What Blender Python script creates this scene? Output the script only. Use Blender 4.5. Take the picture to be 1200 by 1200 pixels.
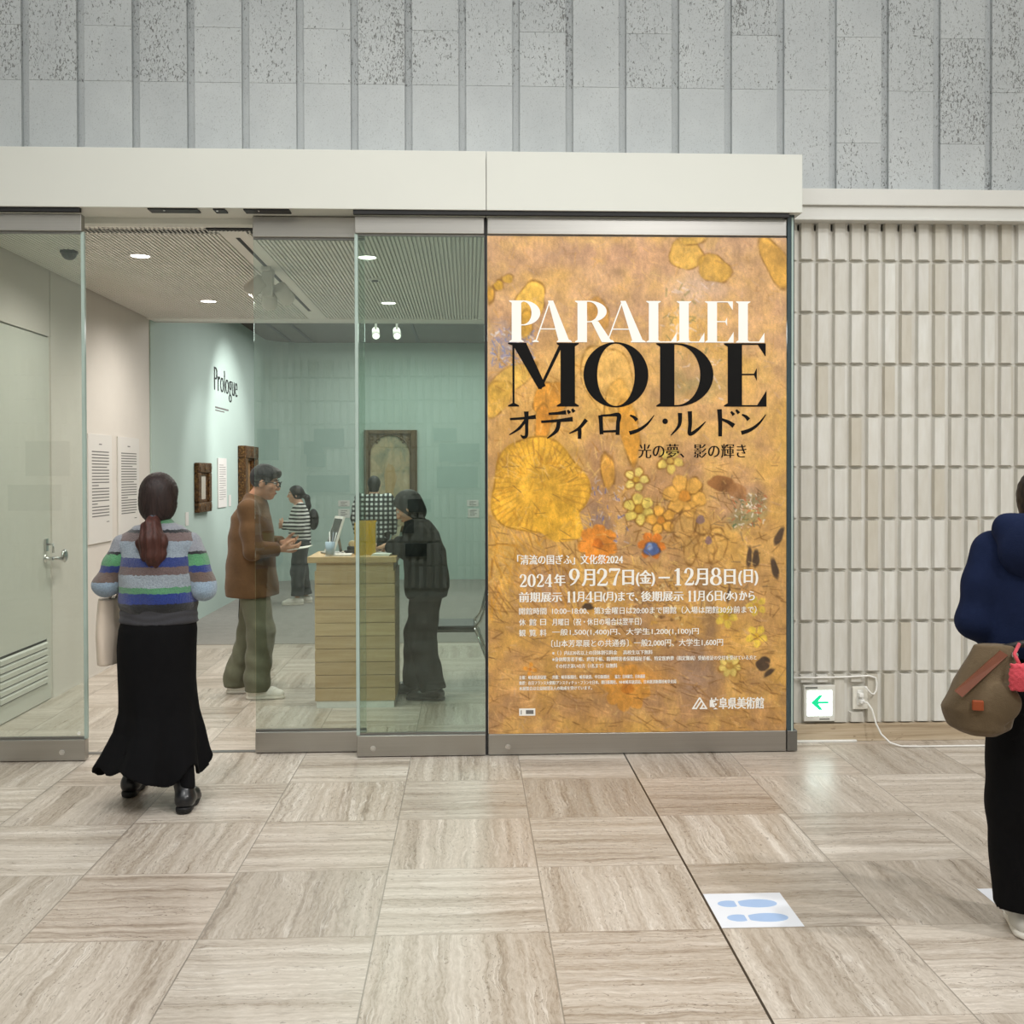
import bpy, bmesh, math, random
import numpy as np
from mathutils import Vector, Matrix
from mathutils.geometry import tessellate_polygon

for o in list(bpy.data.objects):
    bpy.data.objects.remove(o)
S = bpy.context.scene
C = S.collection
PI = math.pi
random.seed(7)
RNG = np.random.default_rng(7)

# ------------------------------------------------------------------ camera
CAM_H, FPX, YAW, PITCH, ROLL, PPY = 1.589, 1222.0, 0.0412, 0.0122, 0.0023, 569.4
cam_data = bpy.data.cameras.new('camera')
cam = bpy.data.objects.new('camera', cam_data)
C.objects.link(cam)
cam_data.sensor_width = 36.0
cam_data.lens = FPX / 1200.0 * 36.0
cam_data.shift_y = -(600.0 - PPY) / 1200.0
cam_data.clip_start = 0.05
_f = Vector((math.sin(YAW) * math.cos(PITCH), math.cos(YAW) * math.cos(PITCH), -math.sin(PITCH)))
_r = Vector((math.cos(YAW), -math.sin(YAW), 0))
_d = _f.cross(_r)
_r2 = _r * math.cos(ROLL) + _d * math.sin(ROLL)
_d2 = _d * math.cos(ROLL) - _r * math.sin(ROLL)
_m = Matrix((_r2, -_d2, -_f)).transposed().to_4x4()
_m.translation = (0, 0, CAM_H)
cam.matrix_world = _m
S.camera = cam

# ------------------------------------------------------------------ world, exposure
W = bpy.data.worlds.new('world')
S.world = W
W.use_nodes = True
W.node_tree.nodes['Background'].inputs[0].default_value = (0.75, 0.85, 1.0, 1)
W.node_tree.nodes['Background'].inputs[1].default_value = 0.3
S.view_settings.view_transform = 'Standard'
S.view_settings.look = 'None'
S.view_settings.gamma = 1.0
S.view_settings.exposure = 0.2
S.cycles.max_bounces = 8
S.cycles.diffuse_bounces = 4
S.cycles.glossy_bounces = 4
S.cycles.transparent_max_bounces = 16
S.cycles.sample_clamp_indirect = 6.0


def area(name, loc, size, power, col=(1, 1, 1), rot=(0, 0, 0), size_y=None, spread=PI):
    d = bpy.data.lights.new(name, 'AREA')
    d.energy = power
    d.color = col
    d.size = size
    if size_y:
        d.shape = 'RECTANGLE'
        d.size_y = size_y
    d.spread = spread
    o = bpy.data.objects.new(name, d)
    C.objects.link(o)
    o.location = loc
    o.rotation_euler = rot
    return o


def spot(name, loc, target, power, angle=70, blend=0.6, col=(1, 1, 1), radius=0.08):
    d = bpy.data.lights.new(name, 'SPOT')
    d.energy = power
    d.color = col
    d.spot_size = math.radians(angle)
    d.spot_blend = blend
    d.shadow_soft_size = radius
    o = bpy.data.objects.new(name, d)
    C.objects.link(o)
    o.location = loc
    o.rotation_euler = (Vector(target) - Vector(loc)).to_track_quat('-Z', 'Y').to_euler()
    return o


# daylight from the skylight of the hall, its ceiling lamps, and spots added for the back wall
area('skylight', (-0.5, 1.6, 6.9), 10.0, 285, (0.94, 0.975, 1.0), size_y=5.0)
spot('hall_lamp', (4.7, 1.3, 6.6), (1.4, 4.0, 0), 620, 75, 0.8, (1, 0.985, 0.965), 0.09)
spot('hall_lamp', (2.3, -1.2, 6.2), (2.2, 5.2, 0.8), 420, 75, 0.8, (1, 0.985, 0.965), 0.09)
spot('hall_lamp', (-1.2, 2.4, 6.6), (-0.6, 5.0, 0.8), 250, 75, 0.8, (1, 0.98, 0.95), 0.09)
for _x in (-3.5, 0.0, 3.5):
    spot('added_back_wall_fill', (_x, 1.2, 6.6), (_x, -1.75, 1.6), 430, 80, 0.9, (1, 0.98, 0.95), 0.2)  # added fill, brightens the unseen back wall for its reflection in the glass
# entrance room and gallery lamps
for _x, _y in ((-2.15, 6.95), (-2.15, 8.75), (-0.67, 6.95), (-0.67, 8.8)):
    spot('downlight_lamp', (_x, _y, 3.0), (_x, _y, 0), 78, 165, 1.0, (1, 0.95, 0.88), 0.05)
spot('track_lamp', (-1.5, 7.3, 2.82), (-2.9, 8.7, 1.5), 22, 70, 0.8, (1, 0.95, 0.88), 0.04)
spot('gallery_lamp', (-1.2, 12.2, 3.4), (-2.95, 12.9, 2.1), 170, 62, 0.7, (1, 0.99, 0.97), 0.05)
spot('gallery_lamp', (-1.3, 11.2, 3.4), (-2.95, 11.7, 1.4), 60, 50, 0.7, (1, 0.99, 0.97), 0.05)
area('gallery_light', (-0.5, 12.8, 3.45), 3.0, 135, (1, 0.98, 0.95), size_y=4.0)

# ------------------------------------------------------------------ material helpers
MATS = {}


def lin(r, g, b):
    f = lambda c: (c / 255 / 12.92) if c / 255 <= 0.04045 else ((c / 255 + 0.055) / 1.055) ** 2.4
    return (f(r), f(g), f(b), 1)


class NT:
    """small node-tree writer"""
    def __init__(self, name):
        self.m = bpy.data.materials.new(name)
        self.m.use_nodes = True
        self.t = self.m.node_tree
        self.b = self.t.nodes['Principled BSDF']

    def n(self, typ, **kw):
        nd = self.t.nodes.new(typ)
        for k, v in kw.items():
            if k.startswith('i_'):
                key = k[2:]
                nd.inputs[int(key) if key.isdigit() else key].default_value = v
            else:
                setattr(nd, k, v)
        return nd

    def l(self, a, b):
        self.t.links.new(a, b)

    def math(self, op, a, b=None, c=None, clamp=False):
        nd = self.n('ShaderNodeMath', operation=op, use_clamp=clamp)
        for i, v in enumerate((a, b, c)):
            if v is None:
                continue
            if isinstance(v, (int, float)):
                nd.inputs[i].default_value = v
            else:
                self.l(v, nd.inputs[i])
        return nd.outputs[0]

    def mix(self, fac, a, b, blend='MIX'):
        nd = self.n('ShaderNodeMix', data_type='RGBA', blend_type=blend)
        for key, v in ((0, fac), (6, a), (7, b)):
            if isinstance(v, (int, float, tuple)):
                nd.inputs[key].default_value = v
            else:
                self.l(v, nd.inputs[key])
        return nd.outputs[2]

    def ramp(self, fac, stops, interp='LINEAR'):
        nd = self.n('ShaderNodeValToRGB')
        nd.color_ramp.interpolation = interp
        el = nd.color_ramp.elements
        while len(el) < len(stops):
            el.new(0.5)
        for e, (p, c) in zip(el, stops):
            e.position = p
            e.color = c if len(c) == 4 else (*c, 1)
        self.l(fac, nd.inputs[0])
        return nd.outputs[0]

    def coords(self, scale=(1, 1, 1), kind='Object'):
        tc = self.n('ShaderNodeTexCoord')
        mp = self.n('ShaderNodeMapping')
        mp.inputs['Scale'].default_value = scale
        self.l(tc.outputs[kind], mp.inputs[0])
        return mp.outputs[0]

    def noise(self, vec, scale=5, detail=3, rough=0.5, dist=0.0):
        nd = self.n('ShaderNodeTexNoise')
        nd.inputs['Scale'].default_value = scale
        nd.inputs['Detail'].default_value = detail
        nd.inputs['Roughness'].default_value = rough
        nd.inputs['Distortion'].default_value = dist
        if vec is not None:
            self.l(vec, nd.inputs['Vector'])
        return nd.outputs['Fac']

    def bump(self, h, strength=0.3, dist=0.01):
        nd = self.n('ShaderNodeBump')
        nd.inputs['Strength'].default_value = strength
        nd.inputs['Distance'].default_value = dist
        self.l(h, nd.inputs['Height'])
        self.l(nd.outputs[0], self.b.inputs['Normal'])

    def set(self, col=None, rough=None, metal=None, spec=None, sheen=None):
        if col is not None:
            if isinstance(col, tuple):
                self.b.inputs['Base Color'].default_value = col
            else:
                self.l(col, self.b.inputs['Base Color'])
        if rough is not None:
            if isinstance(rough, (int, float)):
                self.b.inputs['Roughness'].default_value = rough
            else:
                self.l(rough, self.b.inputs['Roughness'])
        if metal is not None:
            self.b.inputs['Metallic'].default_value = metal
        if spec is not None:
            self.b.inputs['Specular IOR Level'].default_value = spec
        if sheen is not None:
            self.b.inputs['Sheen Weight'].default_value = sheen
        return self.m


def plain(name, rgb, rough=0.6, metal=0.0, spec=0.4, var=0.06, scale=12, bump=0.0, sheen=0.0):
    """solid colour with a slight procedural variation"""
    if name in MATS:
        return MATS[name]
    t = NT(name)
    c = lin(*rgb)
    v = t.coords()
    nz = t.noise(v, scale, 4)
    lo = tuple(x * (1 - var) for x in c[:3]) + (1,)
    hi = tuple(min(1, x * (1 + var)) for x in c[:3]) + (1,)
    t.set(t.ramp(nz, [(0.3, lo), (0.7, hi)]), rough, metal, spec, sheen)
    if bump:
        t.bump(t.noise(v, scale * 8, 3), bump, 0.004)
    MATS[name] = t.m
    return t.m


def fabric(name, rgb, var=0.15, bump=0.3, rough=0.9, fold=0.0):
    if name in MATS:
        return MATS[name]
    t = NT(name)
    c = lin(*rgb)
    v = t.coords()
    nz = t.noise(v, 9, 5, 0.6)
    weave = t.noise(t.coords((1, 1, 1)), 260, 2)
    lo = tuple(x * (1 - var) for x in c[:3]) + (1,)
    hi = tuple(min(1, x * (1 + var)) for x in c[:3]) + (1,)
    t.set(t.ramp(nz, [(0.3, lo), (0.7, hi)]), rough, 0, 0.15, 0.0 if sum(rgb) < 130 else 0.12)
    h = t.math('ADD', t.math('MULTIPLY', nz, 1.0), t.math('MULTIPLY', weave, 0.12))
    t.bump(h, bump, 0.02)
    MATS[name] = t.m
    return t.m


def emit(name, rgb, strength):
    if name in MATS:
        return MATS[name]
    t = NT(name)
    t.set(lin(*rgb), 0.5)
    t.b.inputs['Emission Color'].default_value = lin(*rgb)
    t.b.inputs['Emission Strength'].default_value = strength
    MATS[name] = t.m
    return t.m


def glass(name, tint):
    t = NT(name)
    t.t.nodes.remove(t.b)
    out = [n for n in t.t.nodes if n.type == 'OUTPUT_MATERIAL'][0]
    tr = t.n('ShaderNodeBsdfTransparent')
    tr.inputs[0].default_value = (*tint, 1)
    gl = t.n('ShaderNodeBsdfGlossy')
    gl.inputs['Roughness'].default_value = 0.0
    gl.inputs['Color'].default_value = (0.9, 1.0, 0.97, 1)
    geo = t.n('ShaderNodeNewGeometry')
    dot = t.n('ShaderNodeVectorMath', operation='DOT_PRODUCT')
    t.l(geo.outputs['Normal'], dot.inputs[0])
    t.l(geo.outputs['Incoming'], dot.inputs[1])
    c = t.math('ABSOLUTE', dot.outputs['Value'])
    f = t.math('POWER', t.math('SUBTRACT', 1.0, c, clamp=True), 5.0)
    f = t.math('ADD', t.math('MULTIPLY', f, 0.94), 0.06)
    mx = t.n('ShaderNodeMixShader')
    t.l(f, mx.inputs[0])
    t.l(tr.outputs[0], mx.inputs[1])
    t.l(gl.outputs[0], mx.inputs[2])
    t.l(mx.outputs[0], out.inputs[0])
    return t.m


# ------------------------------------------------------------------ object helpers
def tag(o, label=None, cat=None, group=None, kind=None):
    if label:
        o['label'] = label
    if cat:
        o['category'] = cat
    if group:
        o['group'] = group
    if kind:
        o['kind'] = kind
    return o


def link(name, mesh, mat=None, parent=None, smooth=False):
    o = bpy.data.objects.new(name, mesh)
    C.objects.link(o)
    if mat:
        mesh.materials.clear()
        mesh.materials.append(mat)
    if parent:
        o.parent = parent
    if smooth:
        mesh.polygons.foreach_set('use_smooth', [True] * len(mesh.polygons))
    return o


def empty(name, loc, label, cat, rz=0, group=None):
    o = bpy.data.objects.new(name, None)
    o.empty_display_size = 0.1
    C.objects.link(o)
    o.location = loc
    o.rotation_euler = (0, 0, rz)
    return tag(o, label, cat, group)


class MB:
    """mesh builder: boxes, tubes, lathes, polygons -> one mesh object"""
    def __init__(self):
        self.bm = bmesh.new()

    def box(self, x0, x1, y0, y1, z0, z1, bev=0.0):
        bm = self.bm
        x0, x1 = min(x0, x1), max(x0, x1)
        y0, y1 = min(y0, y1), max(y0, y1)
        z0, z1 = min(z0, z1), max(z0, z1)
        vs = [bm.verts.new((x, y, z)) for z in (z0, z1) for y in (y0, y1) for x in (x0, x1)]
        fs = [(0, 2, 3, 1), (4, 5, 7, 6), (0, 1, 5, 4), (2, 6, 7, 3), (0, 4, 6, 2), (1, 3, 7, 5)]
        faces = [bm.faces.new([vs[i] for i in f]) for f in fs]
        if bev > 0:
            es = list({e for f in faces for e in f.edges})
            bmesh.ops.bevel(bm, geom=es, offset=bev, segments=2, profile=0.5, affect='EDGES')
        return self

    def hull8(self, pts):
        """box-like solid from 8 points, same order as box()"""
        bm = self.bm
        vs = [bm.verts.new(p) for p in pts]
        for f in [(0, 2, 3, 1), (4, 5, 7, 6), (0, 1, 5, 4), (2, 6, 7, 3), (0, 4, 6, 2), (1, 3, 7, 5)]:
            bm.faces.new([vs[i] for i in f])
        return self

    def tube(self, pts, r, seg=10, caps=True):
        bm = self.bm
        pts = [Vector(p) for p in pts]
        rs = r if isinstance(r, (list, tuple)) else [r] * len(pts)
        rings = []
        up = Vector((0, 0, 1))
        t0 = (pts[1] - pts[0]).normalized()
        a = t0.orthogonal().normalized()
        for i, p in enumerate(pts):
            if i == 0:
                t = t0
            elif i == len(pts) - 1:
                t = (pts[i] - pts[i - 1]).normalized()
            else:
                t = ((pts[i + 1] - pts[i]).normalized() + (pts[i] - pts[i - 1]).normalized()).normalized()
            a = (a - t * a.dot(t)).normalized()
            b = t.cross(a)
            rings.append([bm.verts.new(p + (a * math.cos(q) + b * math.sin(q)) * rs[i])
                          for q in [2 * PI * k / seg for k in range(seg)]])
        for i in range(len(rings) - 1):
            for k in range(seg):
                f = bm.faces.new((rings[i][k], rings[i][(k + 1) % seg], rings[i + 1][(k + 1) % seg], rings[i + 1][k]))
                f.smooth = True
        if caps:
            bm.faces.new(rings[0][::-1])
            bm.faces.new(rings[-1])
        return self

    def lathe(self, prof, c=(0, 0, 0), axis='Z', seg=24, closed=True):
        """prof: list of (radius, height)"""
        bm = self.bm
        rings = []
        for r, h in prof:
            ring = []
            for k in range(seg):
                q = 2 * PI * k / seg
                u, v = r * math.cos(q), r * math.sin(q)
                p = {'Z': (u, v, h), 'Y': (u, h, v), 'X': (h, u, v)}[axis]
                ring.append(bm.verts.new((p[0] + c[0], p[1] + c[1], p[2] + c[2])))
            rings.append(ring)
        for i in range(len(rings) - 1):
            for k in range(seg):
                f = bm.faces.new((rings[i][k], rings[i][(k + 1) % seg], rings[i + 1][(k + 1) % seg], rings[i + 1][k]))
                f.smooth = True
        if closed:
            bm.faces.new(rings[0][::-1])
            bm.faces.new(rings[-1])
        return self

    def poly(self, pts2, fn, depth):
        """extruded flat polygon; fn maps (u, v, w) to a point"""
        bm = self.bm
        n = len(pts2)
        tris = tessellate_polygon([[Vector((p[0], p[1], 0)) for p in pts2]])
        a = [bm.verts.new(fn(p[0], p[1], 0)) for p in pts2]
        b = [bm.verts.new(fn(p[0], p[1], depth)) for p in pts2]
        for t in tris:
            try:
                bm.faces.new([a[i] for i in t])
                bm.faces.new([b[i] for i in reversed(t)])
            except ValueError:
                pass
        for i in range(n):
            j = (i + 1) % n
            bm.faces.new((a[i], a[j], b[j], b[i]))
        return self

    def build(self, name, mat=None, parent=None, smooth=False):
        bmesh.ops.recalc_face_normals(self.bm, faces=self.bm.faces[:])
        me = bpy.data.meshes.new(name)
        self.bm.to_mesh(me)
        self.bm.free()
        return link(name, me, mat, parent, smooth)


def raw_mesh(name, verts, faces):
    me = bpy.data.meshes.new(name)
    nv = len(verts)
    me.vertices.add(nv)
    me.vertices.foreach_set('co', np.asarray(verts, np.float32).ravel())
    faces = np.asarray(faces, np.int32)
    nf, k = faces.shape
    me.loops.add(nf * k)
    me.loops.foreach_set('vertex_index', faces.ravel())
    me.polygons.add(nf)
    me.polygons.foreach_set('loop_start', np.arange(0, nf * k, k, dtype=np.int32))
    me.update(calc_edges=True)
    me.validate()
    return me


def copy_tree(o, parent=None):
    c = o.copy()
    C.objects.link(c)
    if parent:
        c.parent = parent
    for ch in list(o.children):
        copy_tree(ch, c)
    return c


def struct(o):
    o['kind'] = 'structure'
    return o


def flat_text(name, body, fn, x0, x1, yc, h, mat, parent, thin=0.0, spread=0.0, depth=0.0012, copies=3):
    """lettering as a thin solid: fitted to x0..x1 and height h about yc in (u, v), fn maps to 3-D"""
    cu = bpy.data.curves.new(name, 'FONT')
    cu.body = body
    cu.size = 1.0
    cu.offset = thin
    cu.resolution_u = 3
    cu.fill_mode = 'FRONT'
    to = bpy.data.objects.new(name, cu)
    C.objects.link(to)
    dg = bpy.context.evaluated_depsgraph_get()
    me0 = bpy.data.meshes.new_from_object(to.evaluated_get(dg))
    bpy.data.objects.remove(to)
    n = len(me0.vertices)
    co = np.empty(n * 3, np.float32)
    me0.vertices.foreach_get('co', co)
    co = co.reshape(-1, 3)
    polys = [tuple(p.vertices) for p in me0.polygons]
    bpy.data.meshes.remove(me0)
    mn, mx = co.min(0), co.max(0)
    sx = (x1 - x0 - 2 * spread) / (mx[0] - mn[0])
    sy = h / (mx[1] - mn[1])
    u = (co[:, 0] - mn[0]) * sx + x0 + spread
    v = (co[:, 1] - (mn[1] + mx[1]) / 2) * sy + yc
    verts, faces = [], []
    offs = [0.0] if spread == 0 else list(np.linspace(-spread, spread, copies))
    for k, d in enumerate(offs):
        base = len(verts)
        verts += [fn(a + d, b, depth + 0.00015 * k) for a, b in zip(u, v)]
        faces += [tuple(i + base for i in p) for p in polys]
    me = bpy.data.meshes.new(name)
    me.from_pydata([tuple(q) for q in verts], [], faces)
    me.update()
    return link(name, me, mat, parent)

# ------------------------------------------------------------------ implicit-surface modelling of figures
class Field:
    """samples smooth unions of tapered limbs and ellipsoids on a grid and extracts one continuous mesh"""
    def __init__(self, lo, hi, h):
        self.lo = np.array(lo, np.float32)
        self.h = h
        self.n = np.ceil((np.array(hi) - np.array(lo)) / h).astype(int) + 1
        self.f = np.full(self.n, 0.3, np.float32)
        self.ax = [self.lo[i] + h * np.arange(self.n[i], dtype=np.float32) for i in range(3)]

    def _win(self, lo, hi):
        s = []
        for i in range(3):
            a = int(np.clip((lo[i] - self.lo[i]) / self.h, 0, self.n[i]))
            b = int(np.clip((hi[i] - self.lo[i]) / self.h + 2, 0, self.n[i]))
            if b <= a:
                return None, None
            s.append(slice(a, b))
        s = tuple(s)
        g = np.meshgrid(self.ax[0][s[0]], self.ax[1][s[1]], self.ax[2][s[2]], indexing='ij', sparse=True)
        return s, g

    def _put(self, s, d, k, sub):
        cur = self.f[s]
        if sub:
            if k > 0:
                hh = np.clip(0.5 - 0.5 * (cur + d) / k, 0, 1)
                self.f[s] = cur * (1 - hh) - d * hh + k * hh * (1 - hh)
            else:
                self.f[s] = np.maximum(cur, -d)
        elif k > 0:
            hh = np.clip(0.5 + 0.5 * (d - cur) / k, 0, 1)
            self.f[s] = d * (1 - hh) + cur * hh - k * hh * (1 - hh)
        else:
            self.f[s] = np.minimum(cur, d)

    def cap(self, a, b, ra, rb=None, k=0.02, sub=False, flat=False):
        rb = ra if rb is None else rb
        a = np.array(a, np.float32); b = np.array(b, np.float32)
        m = max(ra, rb) + k + 2 * self.h
        s, g = self._win(np.minimum(a, b) - m, np.maximum(a, b) + m)
        if s is None:
            return self
        ab = b - a
        L2 = max(float(ab @ ab), 1e-9)
        t = ((g[0] - a[0]) * ab[0] + (g[1] - a[1]) * ab[1] + (g[2] - a[2]) * ab[2]) / L2
        tc = np.clip(t, 0, 1)
        d = np.sqrt((g[0] - a[0] - ab[0] * tc) ** 2 + (g[1] - a[1] - ab[1] * tc) ** 2 + (g[2] - a[2] - ab[2] * tc) ** 2)
        d = d - (ra + (rb - ra) * tc)
        if flat:
            d = np.maximum(d, (t - 1) * math.sqrt(L2))
        self._put(s, d, k, sub)
        return self

    def chain(self, pts, rs, k=0.02, flat=False):
        for i in range(len(pts) - 1):
            self.cap(pts[i], pts[i + 1], rs[i], rs[i + 1], k, flat=flat and i == len(pts) - 2)
        return self

    def ell(self, c, r, R=None, k=0.02, sub=False):
        c = np.array(c, np.float32); r = np.array(r, np.float32)
        m = float(r.max()) + k + 2 * self.h
        s, g = self._win(c - m, c + m)
        if s is None:
            return self
        x, y, z = g[0] - c[0], g[1] - c[1], g[2] - c[2]
        if R is not None:
            R = np.array(R)
            x, y, z = (R[0, 0] * x + R[1, 0] * y + R[2, 0] * z, R[0, 1] * x + R[1, 1] * y + R[2, 1] * z,
                       R[0, 2] * x + R[1, 2] * y + R[2, 2] * z)
        k0 = np.sqrt((x / r[0]) ** 2 + (y / r[1]) ** 2 + (z / r[2]) ** 2)
        k1 = np.sqrt((x / r[0] ** 2) ** 2 + (y / r[1] ** 2) ** 2 + (z / r[2] ** 2) ** 2)
        d = k0 * (k0 - 1) / np.maximum(k1, 1e-6)
        self._put(s, d, k, sub)
        return self

    def loft(self, secs, k=0.02, folds=None, hem=None, sub=False):
        """secs: (z, cx, cy, rx, ry); folds(theta, z) scales the radius; hem(theta) is the lower limit"""
        secs = sorted(secs)
        zz = [q[0] for q in secs]
        mx = max(abs(q[1]) + q[3] for q in secs) * 1.3 + k
        my = max(abs(q[2]) + q[4] for q in secs) * 1.3 + k
        s, g = self._win((-mx, -my, zz[0] - k - 0.03), (mx, my, zz[-1] + k + 0.03))
        if s is None:
            return self
        z = g[2]
        ip = lambda j: np.interp(z, zz, [q[j] for q in secs]).astype(np.float32)
        cx, cy, rx, ry = ip(1), ip(2), ip(3), ip(4)
        x, y = g[0] - cx, g[1] - cy
        if folds is not None:
            th = np.arctan2(y, x)
            sc = folds(th, z)
            rx, ry = rx * sc, ry * sc
        d = (np.sqrt((x / rx) ** 2 + (y / ry) ** 2) - 1) * np.minimum(rx, ry)
        lo = zz[0] if hem is None else hem(np.arctan2(y, x))
        d = np.maximum(d, np.maximum(lo - z, z - zz[-1]))
        self._put(s, d.astype(np.float32), k, sub)
        return self

    def plane(self, p, n, k=0.0):
        """keep the side where (x-p).n < 0"""
        g = np.meshgrid(*self.ax, indexing='ij', sparse=True)
        n = np.array(n, np.float32); n /= np.linalg.norm(n)
        d = (g[0] - p[0]) * n[0] + (g[1] - p[1]) * n[1] + (g[2] - p[2]) * n[2]
        self.f = np.maximum(self.f, d)
        return self

    def ripple(self, fn):
        g = np.meshgrid(*self.ax, indexing='ij', sparse=True)
        self.f = self.f + fn(g[0], g[1], g[2]).astype(np.float32)
        return self

    def mesh(self, name, smooth=2):
        f = self.f
        f[0], f[-1], f[:, 0], f[:, -1], f[:, :, 0], f[:, :, -1] = 1, 1, 1, 1, 1, 1
        ins = f < 0
        nx, ny, nz = f.shape
        cnt = np.zeros((nx - 1, ny - 1, nz - 1), np.uint8)
        for dx in (0, 1):
            for dy in (0, 1):
                for dz in (0, 1):
                    cnt += ins[dx:nx - 1 + dx, dy:ny - 1 + dy, dz:nz - 1 + dz]
        act = np.argwhere((cnt > 0) & (cnt < 8))
        idx = np.full(cnt.shape, -1, np.int32)
        idx[act[:, 0], act[:, 1], act[:, 2]] = np.arange(len(act))
        corner = [(dx, dy, dz) for dx in (0, 1) for dy in (0, 1) for dz in (0, 1)]
        val = np.stack([f[act[:, 0] + c[0], act[:, 1] + c[1], act[:, 2] + c[2]] for c in corner], 1)
        acc = np.zeros((len(act), 3)); num = np.zeros(len(act))
        for i in range(8):
            for j in range(i + 1, 8):
                ci, cj = np.array(corner[i]), np.array(corner[j])
                if np.abs(ci - cj).sum() != 1:
                    continue
                vi, vj = val[:, i], val[:, j]
                cr = (vi < 0) != (vj < 0)
                t = np.where(cr, vi / np.where(cr, vi - vj, 1), 0)
                acc += np.where(cr[:, None], ci + (cj - ci) * t[:, None], 0)
                num += cr
        v = (act + acc / num[:, None]) * self.h + self.lo
        quads = []
        for a in range(3):
            b, c = (a + 1) % 3, (a + 2) % 3
            sl0 = [slice(None)] * 3; sl1 = [slice(None)] * 3
            sl0[a] = slice(0, -1); sl1[a] = slice(1, None)
            e = ins[tuple(sl0)] != ins[tuple(sl1)]
            pos = np.argwhere(e)
            pos = pos[(pos[:, b] > 0) & (pos[:, c] > 0) & (pos[:, b] < f.shape[b] - 1) & (pos[:, c] < f.shape[c] - 1)]
            fl = ins[pos[:, 0], pos[:, 1], pos[:, 2]]
            q = []
            for ob, oc in ((-1, -1), (0, -1), (0, 0), (-1, 0)):
                p = pos.copy(); p[:, b] += ob; p[:, c] += oc
                q.append(idx[p[:, 0], p[:, 1], p[:, 2]])
            q = np.stack(q, 1)
            q[~fl] = q[~fl][:, ::-1]
            quads.append(q)
        q = np.concatenate(quads)
        q = q[(q >= 0).all(1)]
        n = len(v)
        for _ in range(smooth):
            sm = np.zeros_like(v); w = np.zeros(n)
            for i in range(4):
                for j in ((i + 1) % 4, (i + 3) % 4):
                    for ax in range(3):
                        sm[:, ax] += np.bincount(q[:, i], v[q[:, j], ax], n)
                    w += np.bincount(q[:, i], minlength=n)
            v = v * 0.45 + 0.55 * sm / np.maximum(w, 1)[:, None]
        return raw_mesh(name, v, q)


def rotm(yaw=0, pitch=0, roll=0):
    """yaw about z, pitch about x (positive looks down), roll about y"""
    return np.array(Matrix.Rotation(yaw, 3, 'Z') @ Matrix.Rotation(-pitch, 3, 'X') @ Matrix.Rotation(roll, 3, 'Y'))


def add_head(F, c, R, s=1.0, face=True):
    P = lambda x, y, z: np.array(c) + R @ (np.array((x, y, z)) * s)
    F.ell(P(0, -0.008, 0.02), (0.074 * s, 0.092 * s, 0.092 * s), R, 0.01)
    F.ell(P(0, 0.022, -0.045), (0.056 * s, 0.062 * s, 0.068 * s), R, 0.03)
    F.ell(P(0, 0.058, -0.088), (0.026 * s, 0.022 * s, 0.020 * s), R, 0.03)
    if face:
        for sx in (-1, 1):
            F.ell(P(sx * 0.031, 0.086, 0.012), (0.017 * s, 0.012 * s, 0.011 * s), R, 0.012, sub=True)
            F.ell(P(sx * 0.042, 0.058, -0.022), (0.024 * s, 0.02 * s, 0.02 * s), R, 0.02)
            F.ell(P(sx * 0.078, -0.005, -0.008), (0.010 * s, 0.020 * s, 0.032 * s), R @ rotm(sx * -0.3), 0.006)
        F.chain([P(0, 0.086, 0.022), P(0, 0.103, -0.02), P(0, 0.100, -0.026)], [0.008 * s, 0.011 * s, 0.013 * s], 0.012)
        for sx in (-1, 1):
            F.ell(P(sx * 0.012, 0.092, -0.027), (0.009 * s, 0.011 * s, 0.008 * s), R, 0.006)
        F.ell(P(0, 0.084, -0.053), (0.024 * s, 0.010 * s, 0.006 * s), R, 0.006)
        F.ell(P(0, 0.082, -0.064), (0.021 * s, 0.010 * s, 0.007 * s), R, 0.006)


def face_parts(par, c, R, s=1.0, dark=(30, 25, 22)):
    """eyes, brows and lips as children"""
    P = lambda x, y, z: Vector(np.array(c) + R @ (np.array((x, y, z)) * s))
    for sx in (-1, 1):
        e = MB()
        bmesh.ops.create_uvsphere(e.bm, u_segments=12, v_segments=8, radius=0.0115 * s)
        for v in e.bm.verts:
            v.co = v.co + P(sx * 0.031, 0.0745, 0.012)
        e.build('eye', plain('eye_white', (225, 220, 214), 0.25), par, True)
        e = MB()
        bmesh.ops.create_uvsphere(e.bm, u_segments=10, v_segments=8, radius=0.0062 * s)
        for v in e.bm.verts:
            v.co = v.co + P(sx * 0.031, 0.0815, 0.012)
        e.build('iris', plain('iris_dark', dark, 0.2), par, True)
        MB().tube([P(sx * 0.014, 0.0855, 0.032), P(sx * 0.032, 0.085, 0.037), P(sx * 0.052, 0.070, 0.031)],
                  [0.003 * s, 0.0038 * s, 0.002 * s], 6).build('eyebrow', plain('brow_dark', dark, 0.8), par)
    MB().tube([P(-0.022, 0.0875, -0.059), P(0, 0.0945, -0.058), P(0.022, 0.0875, -0.059)],
              [0.002, 0.005 * s, 0.002], 8).build('mouth', plain('lip', (165, 96, 88), 0.5), par)


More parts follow.
